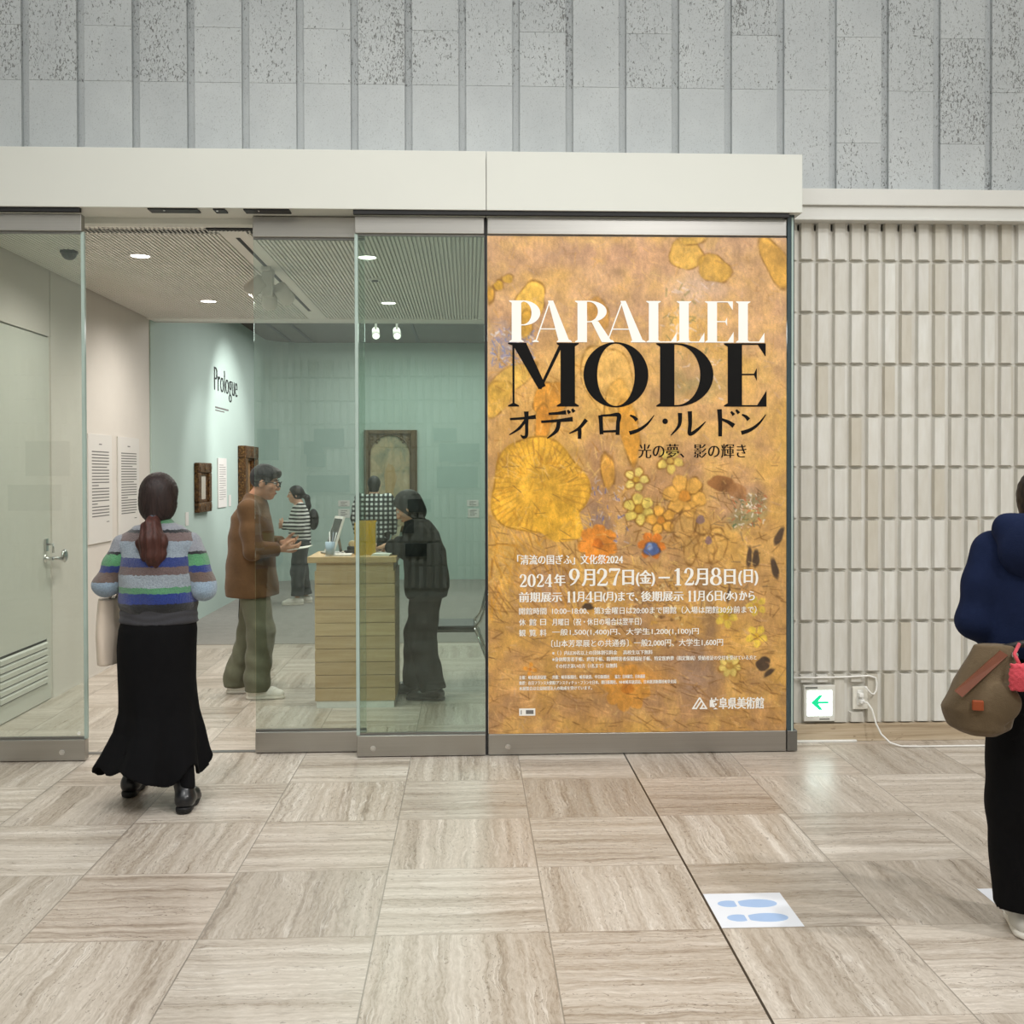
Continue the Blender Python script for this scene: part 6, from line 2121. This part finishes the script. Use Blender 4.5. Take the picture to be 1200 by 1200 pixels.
# ---- attendant in dark clothes bending over the desk
P5 = person('person in black coat and trousers bending over the right side of the reception desk', (-0.335, 7.42, 0), PI / 2 - 0.1)
J = dict(head=(0.0, 0.095, 1.345), neck=(0, 0.045, 1.255), chest=(0, -0.005, 1.10), pelvis=(0, -0.045, 0.82), shL=(-0.185, 0.015, 1.17), shR=(0.185, 0.015, 1.17), elL=(-0.235, 0.05, 1.055), elR=(0.22, 0.07, 1.06),
         wrL=(-0.17, 0.215, 1.088), wrR=(0.12, 0.22, 1.09), hipL=(-0.085, -0.04, 0.79), hipR=(0.085, -0.04, 0.79), knL=(-0.09, -0.01, 0.43), knR=(0.09, 0.04, 0.43), anL=(-0.10, -0.09, 0.085), anR=(0.10, 0.075, 0.085),
         handL=((0.2, 0.95, -0.28), (0, 0, -1), (1, 0.2, 0), 0.12), handR=((-0.2, 0.95, -0.28), (0, 0, -1), (-1, 0.2, 0), 0.12), R=rotm(0.0, 0.55))
link('body', body_mesh(J, 0.97, 0.006), M_SKIN, P5, True)
face_parts(P5, J['head'], J['R'], 0.97)
F = Field((-0.38, -0.30, 0.66), (0.38, 0.42, 1.36), 0.007)
F.loft([(0.715, 0, -0.03, 0.20, 0.145), (0.78, 0, -0.035, 0.212, 0.158), (0.90, 0, -0.03, 0.205, 0.155), (1.05, 0, -0.02, 0.205, 0.148), (1.17, 0, 0.01, 0.19, 0.125), (1.25, 0, 0.035, 0.12, 0.09)], 0.03)
F.cap((-0.15, 0.01, 1.165), (0.15, 0.01, 1.165), 0.075, k=0.06)
F.cap((0, 0.03, 1.20), (0, 0.055, 1.275), 0.075, 0.066, 0.03, flat=True)
sleeve_pair(F, J, 0.078, 0.068, 0.050, 0.035, 0.95)
wrinkle(F, 0.005, 22, 0.8)
link('coat', F.mesh('coat'), fabric('black_wool', (13, 14, 15), 0.12, 0.25, 0.95), P5, True)
F = Field((-0.25, -0.28, 0.03), (0.25, 0.22, 0.90), 0.007)
F.cap(J['hipL'], J['hipR'], 0.115, k=0.04)
for q in 'LR':
    a = J['an' + q]
    F.chain([J['hip' + q], J['kn' + q], (a[0], a[1], 0.07)], [0.115, 0.098, 0.088], 0.04, flat=True)
wrinkle(F, 0.006, 26, 0.3)
link('trousers', F.mesh('trousers'), fabric('charcoal_wool', (19, 20, 21), 0.12, 0.1), P5, True)
shoe_pair(P5, J, 'shoe', M_BOOT, plain('sole_dark', (30, 30, 30), 0.6), 1.0, 0.10, 0.05)
hd = np.array(J['head'])
HP = lambda x, y, z: hd + J['R'] @ np.array((x, y, z))
F = Field(hd + (-0.16, -0.2, -0.2), hd + (0.16, 0.2, 0.17), 0.0055)
F.ell(HP(0, -0.012, 0.025), (0.088, 0.106, 0.104), J['R'], 0.01)
F.ell(HP(0, -0.035, -0.055), (0.085, 0.07, 0.07), J['R'], 0.04)
F.plane(HP(0, 0.06, 0.03), J['R'] @ np.array((0, 1, -0.45)))
link('hair', F.mesh('hair'), hair_mat('black_bob_hair', (22, 22, 24)), P5, True)

# ---- visitor in navy hoodie at the right edge, seen from behind
P6 = person('person in navy hoodie with khaki shoulder bag at the right edge, seen from behind', (1.955, 3.47, 0), -0.28)
J = dict(head=(0.01, 0.04, 1.485), neck=(0, 0.0, 1.375), chest=(0, 0, 1.215), pelvis=(0, 0, 0.87), shL=(-0.165, 0.0, 1.315), shR=(0.165, 0.0, 1.315), elL=(-0.222, -0.03, 1.08), elR=(0.225, 0.0, 1.08),
         wrL=(-0.17, 0.16, 1.03), wrR=(0.17, 0.17, 1.01), hipL=(-0.085, 0, 0.84), hipR=(0.085, 0, 0.84), knL=(-0.07, 0.01, 0.45), knR=(0.10, 0.02, 0.45), anL=(-0.05, 0.03, 0.085), anR=(0.125, 0.06, 0.085),
         handL=((0.5, 0.8, -0.2), (0.9, 0, 0.1), (0, 0.2, 1), 0.5), handR=((-0.5, 0.8, -0.2), (-0.9, 0, 0.1), (0, 0.2, 1), 0.5), R=rotm(0.05, 0.05))
link('body', body_mesh(J, 0.95, 0.006), M_SKIN, P6, True)
face_parts(P6, J['head'], J['R'], 0.95)
F = Field((-0.42, -0.24, 0.90), (0.42, 0.30, 1.48), 0.006)
F.loft([(0.965, 0, 0, 0.185, 0.14), (1.0, 0, 0, 0.203, 0.155), (1.12, 0, 0, 0.205, 0.152), (1.24, 0, 0, 0.19, 0.135), (1.32, 0, 0, 0.14, 0.10), (1.37, 0, 0, 0.09, 0.08)], 0.03)
for sx in (-1, 1):
    F.cap((0, 0, 1.345), (sx * 0.155, 0, 1.312), 0.056, 0.064, k=0.05)
sleeve_pair(F, J, 0.068, 0.062, 0.052, 0.03, 0.9)
wrinkle(F, 0.003, 20, 1.2)
hoodm = fabric('navy_fleece', (22, 32, 60), 0.12, 0.3, 0.92)
hoo = link('hoodie', F.mesh('hoodie'), hoodm, P6, True)
F = Field((-0.26, -0.26, 1.16), (0.26, 0.2, 1.52), 0.006)
F.ell((0, -0.10, 1.33), (0.165, 0.085, 0.125), rotm(0, -0.3), 0.02)
F.chain([(-0.14, 0.06, 1.35), (-0.125, -0.06, 1.395), (0, -0.115, 1.42), (0.125, -0.06, 1.395), (0.14, 0.06, 1.35)], [0.03, 0.042, 0.042, 0.042, 0.03], 0.04)
F.ell((0, -0.02, 1.46), (0.095, 0.075, 0.08), None, 0.02, sub=True)
wrinkle(F, 0.004, 24, 0.2)
link('hood', F.mesh('hood'), hoodm, hoo, True)
F = Field((-0.32, -0.24, 0.06), (0.32, 0.28, 1.0), 0.007)
F.loft([(0.80, 0, 0, 0.18, 0.14), (0.98, 0, 0, 0.175, 0.13)], 0.04)
for q in 'LR':
    a = J['an' + q]
    F.chain([J['hip' + q], J['kn' + q], (a[0], a[1] - 0.005, 0.095)], [0.105, 0.105, 0.10], 0.04, flat=True)
wrinkle(F, 0.006, 14, 0.9)
link('trousers', F.mesh('trousers'), fabric('black_wide_cotton', (10, 10, 12), 0.12, 0.2), P6, True)
shoe_pair(P6, J, 'sneaker', plain('sneaker_pale', (206, 204, 198), 0.5), plain('sole_pale', (226, 222, 212), 0.55), 1.02, 0.095, 0.05)
hd = np.array(J['head'])
F = Field(hd + (-0.16, -0.2, -0.2), hd + (0.16, 0.16, 0.16), 0.005)
F.ell(hd + (0, -0.016, 0.022), (0.090, 0.106, 0.106), J['R'], 0.01)
F.ell(hd + (0, -0.045, -0.06), (0.082, 0.066, 0.085), J['R'], 0.04)
F.plane(hd + (0, 0.055, 0.02), (0, 1, -0.45))
F.ripple(lambda x, y, z: 0.0018 * np.sin(60 * np.arctan2(x - hd[0], z - hd[2] + 0.3) * 3))
link('hair', F.mesh('hair'), hair_mat('black_straight_hair', (22, 20, 22)), P6, True)

M_KHAKI = fabric('khaki_canvas', (98, 83, 63), 0.12, 0.4, 0.9)
F = Field((-0.48, -0.36, 0.68), (-0.05, -0.04, 1.06), 0.006)
F.loft([(0.735, -0.31, -0.20, 0.06, 0.05), (0.755, -0.31, -0.20, 0.098, 0.075), (0.82, -0.315, -0.20, 0.116, 0.085), (0.90, -0.30, -0.195, 0.100, 0.075), (0.98, -0.275, -0.19, 0.076, 0.05), (1.025, -0.268, -0.19, 0.064, 0.032)], 0.0,
       folds=lambda t, z: 1 + 0.025 * np.sin(6 * t + 18 * z + 1.0) + 0.02 * np.sin(3 * t - 10 * z))
F.ell((-0.255, -0.262, 0.845), (0.055, 0.03, 0.065), None, 0.015)
wrinkle(F, 0.004, 30, 0.4)
bag = link('shoulder_bag', F.mesh('shoulder_bag'), M_KHAKI, P6, True)
M_TAN = plain('tan_leather', (104, 54, 30), 0.5, 0, 0.4, 0.1, 20)
b = MB(); b.hull8([(-0.405, -0.292, 0.885), (-0.383, -0.298, 0.868), (-0.405, -0.282, 0.885), (-0.383, -0.288, 0.868), (-0.258, -0.236, 1.012), (-0.236, -0.238, 0.998), (-0.258, -0.226, 1.012), (-0.236, -0.228, 0.998)])
b.build('bag_strap_end', M_TAN, bag)
b = MB(); b.box(-0.352, -0.318, -0.295, -0.280, 0.826, 0.858, 0.003); b.build('leather_patch', plain('orange_leather', (138, 64, 30), 0.5), bag)
b = MB(); b.tube([(-0.24, -0.20, 1.015), (-0.18, -0.19, 1.03), (-0.08, -0.18, 1.025), (0.02, -0.18, 1.05), (0.12, -0.165, 1.16), (0.17, -0.12, 1.30), (0.155, -0.02, 1.385)], 0.012, 8); b.build('bag_strap', plain('dark_strap', (40, 36, 34), 0.6), bag)
b = MB(); b.lathe([(0.006, -0.003), (0.010, -0.003), (0.010, 0.003), (0.006, 0.003)], (-0.215, -0.235, 1.0), 'Y', 16); b.build('buckle', M_CHROME, bag)
F = Field((-0.28, -0.36, 0.86), (-0.02, -0.18, 1.03), 0.005)
F.loft([(0.895, -0.125, -0.29, 0.072, 0.025), (0.94, -0.125, -0.29, 0.074, 0.03), (0.98, -0.125, -0.285, 0.070, 0.022)], 0.0)
F.ripple(lambda x, y, z: 0.002 * np.sin(320 * x) * np.sin(320 * z))
pk = link('coral_pouch', F.mesh('coral_pouch'), fabric('coral_knit', (196, 74, 84), 0.15, 0.6), P6, True)
b = MB(); b.tube([(-0.165, -0.28, 0.975), (-0.175, -0.25, 1.005), (-0.15, -0.20, 1.03)], 0.006, 8); b.build('pouch_loop', MATS['coral_knit'] if 'coral_knit' in MATS else M_TAN, pk)

bag.location.x += 0.075
pk.location.x += 0.03
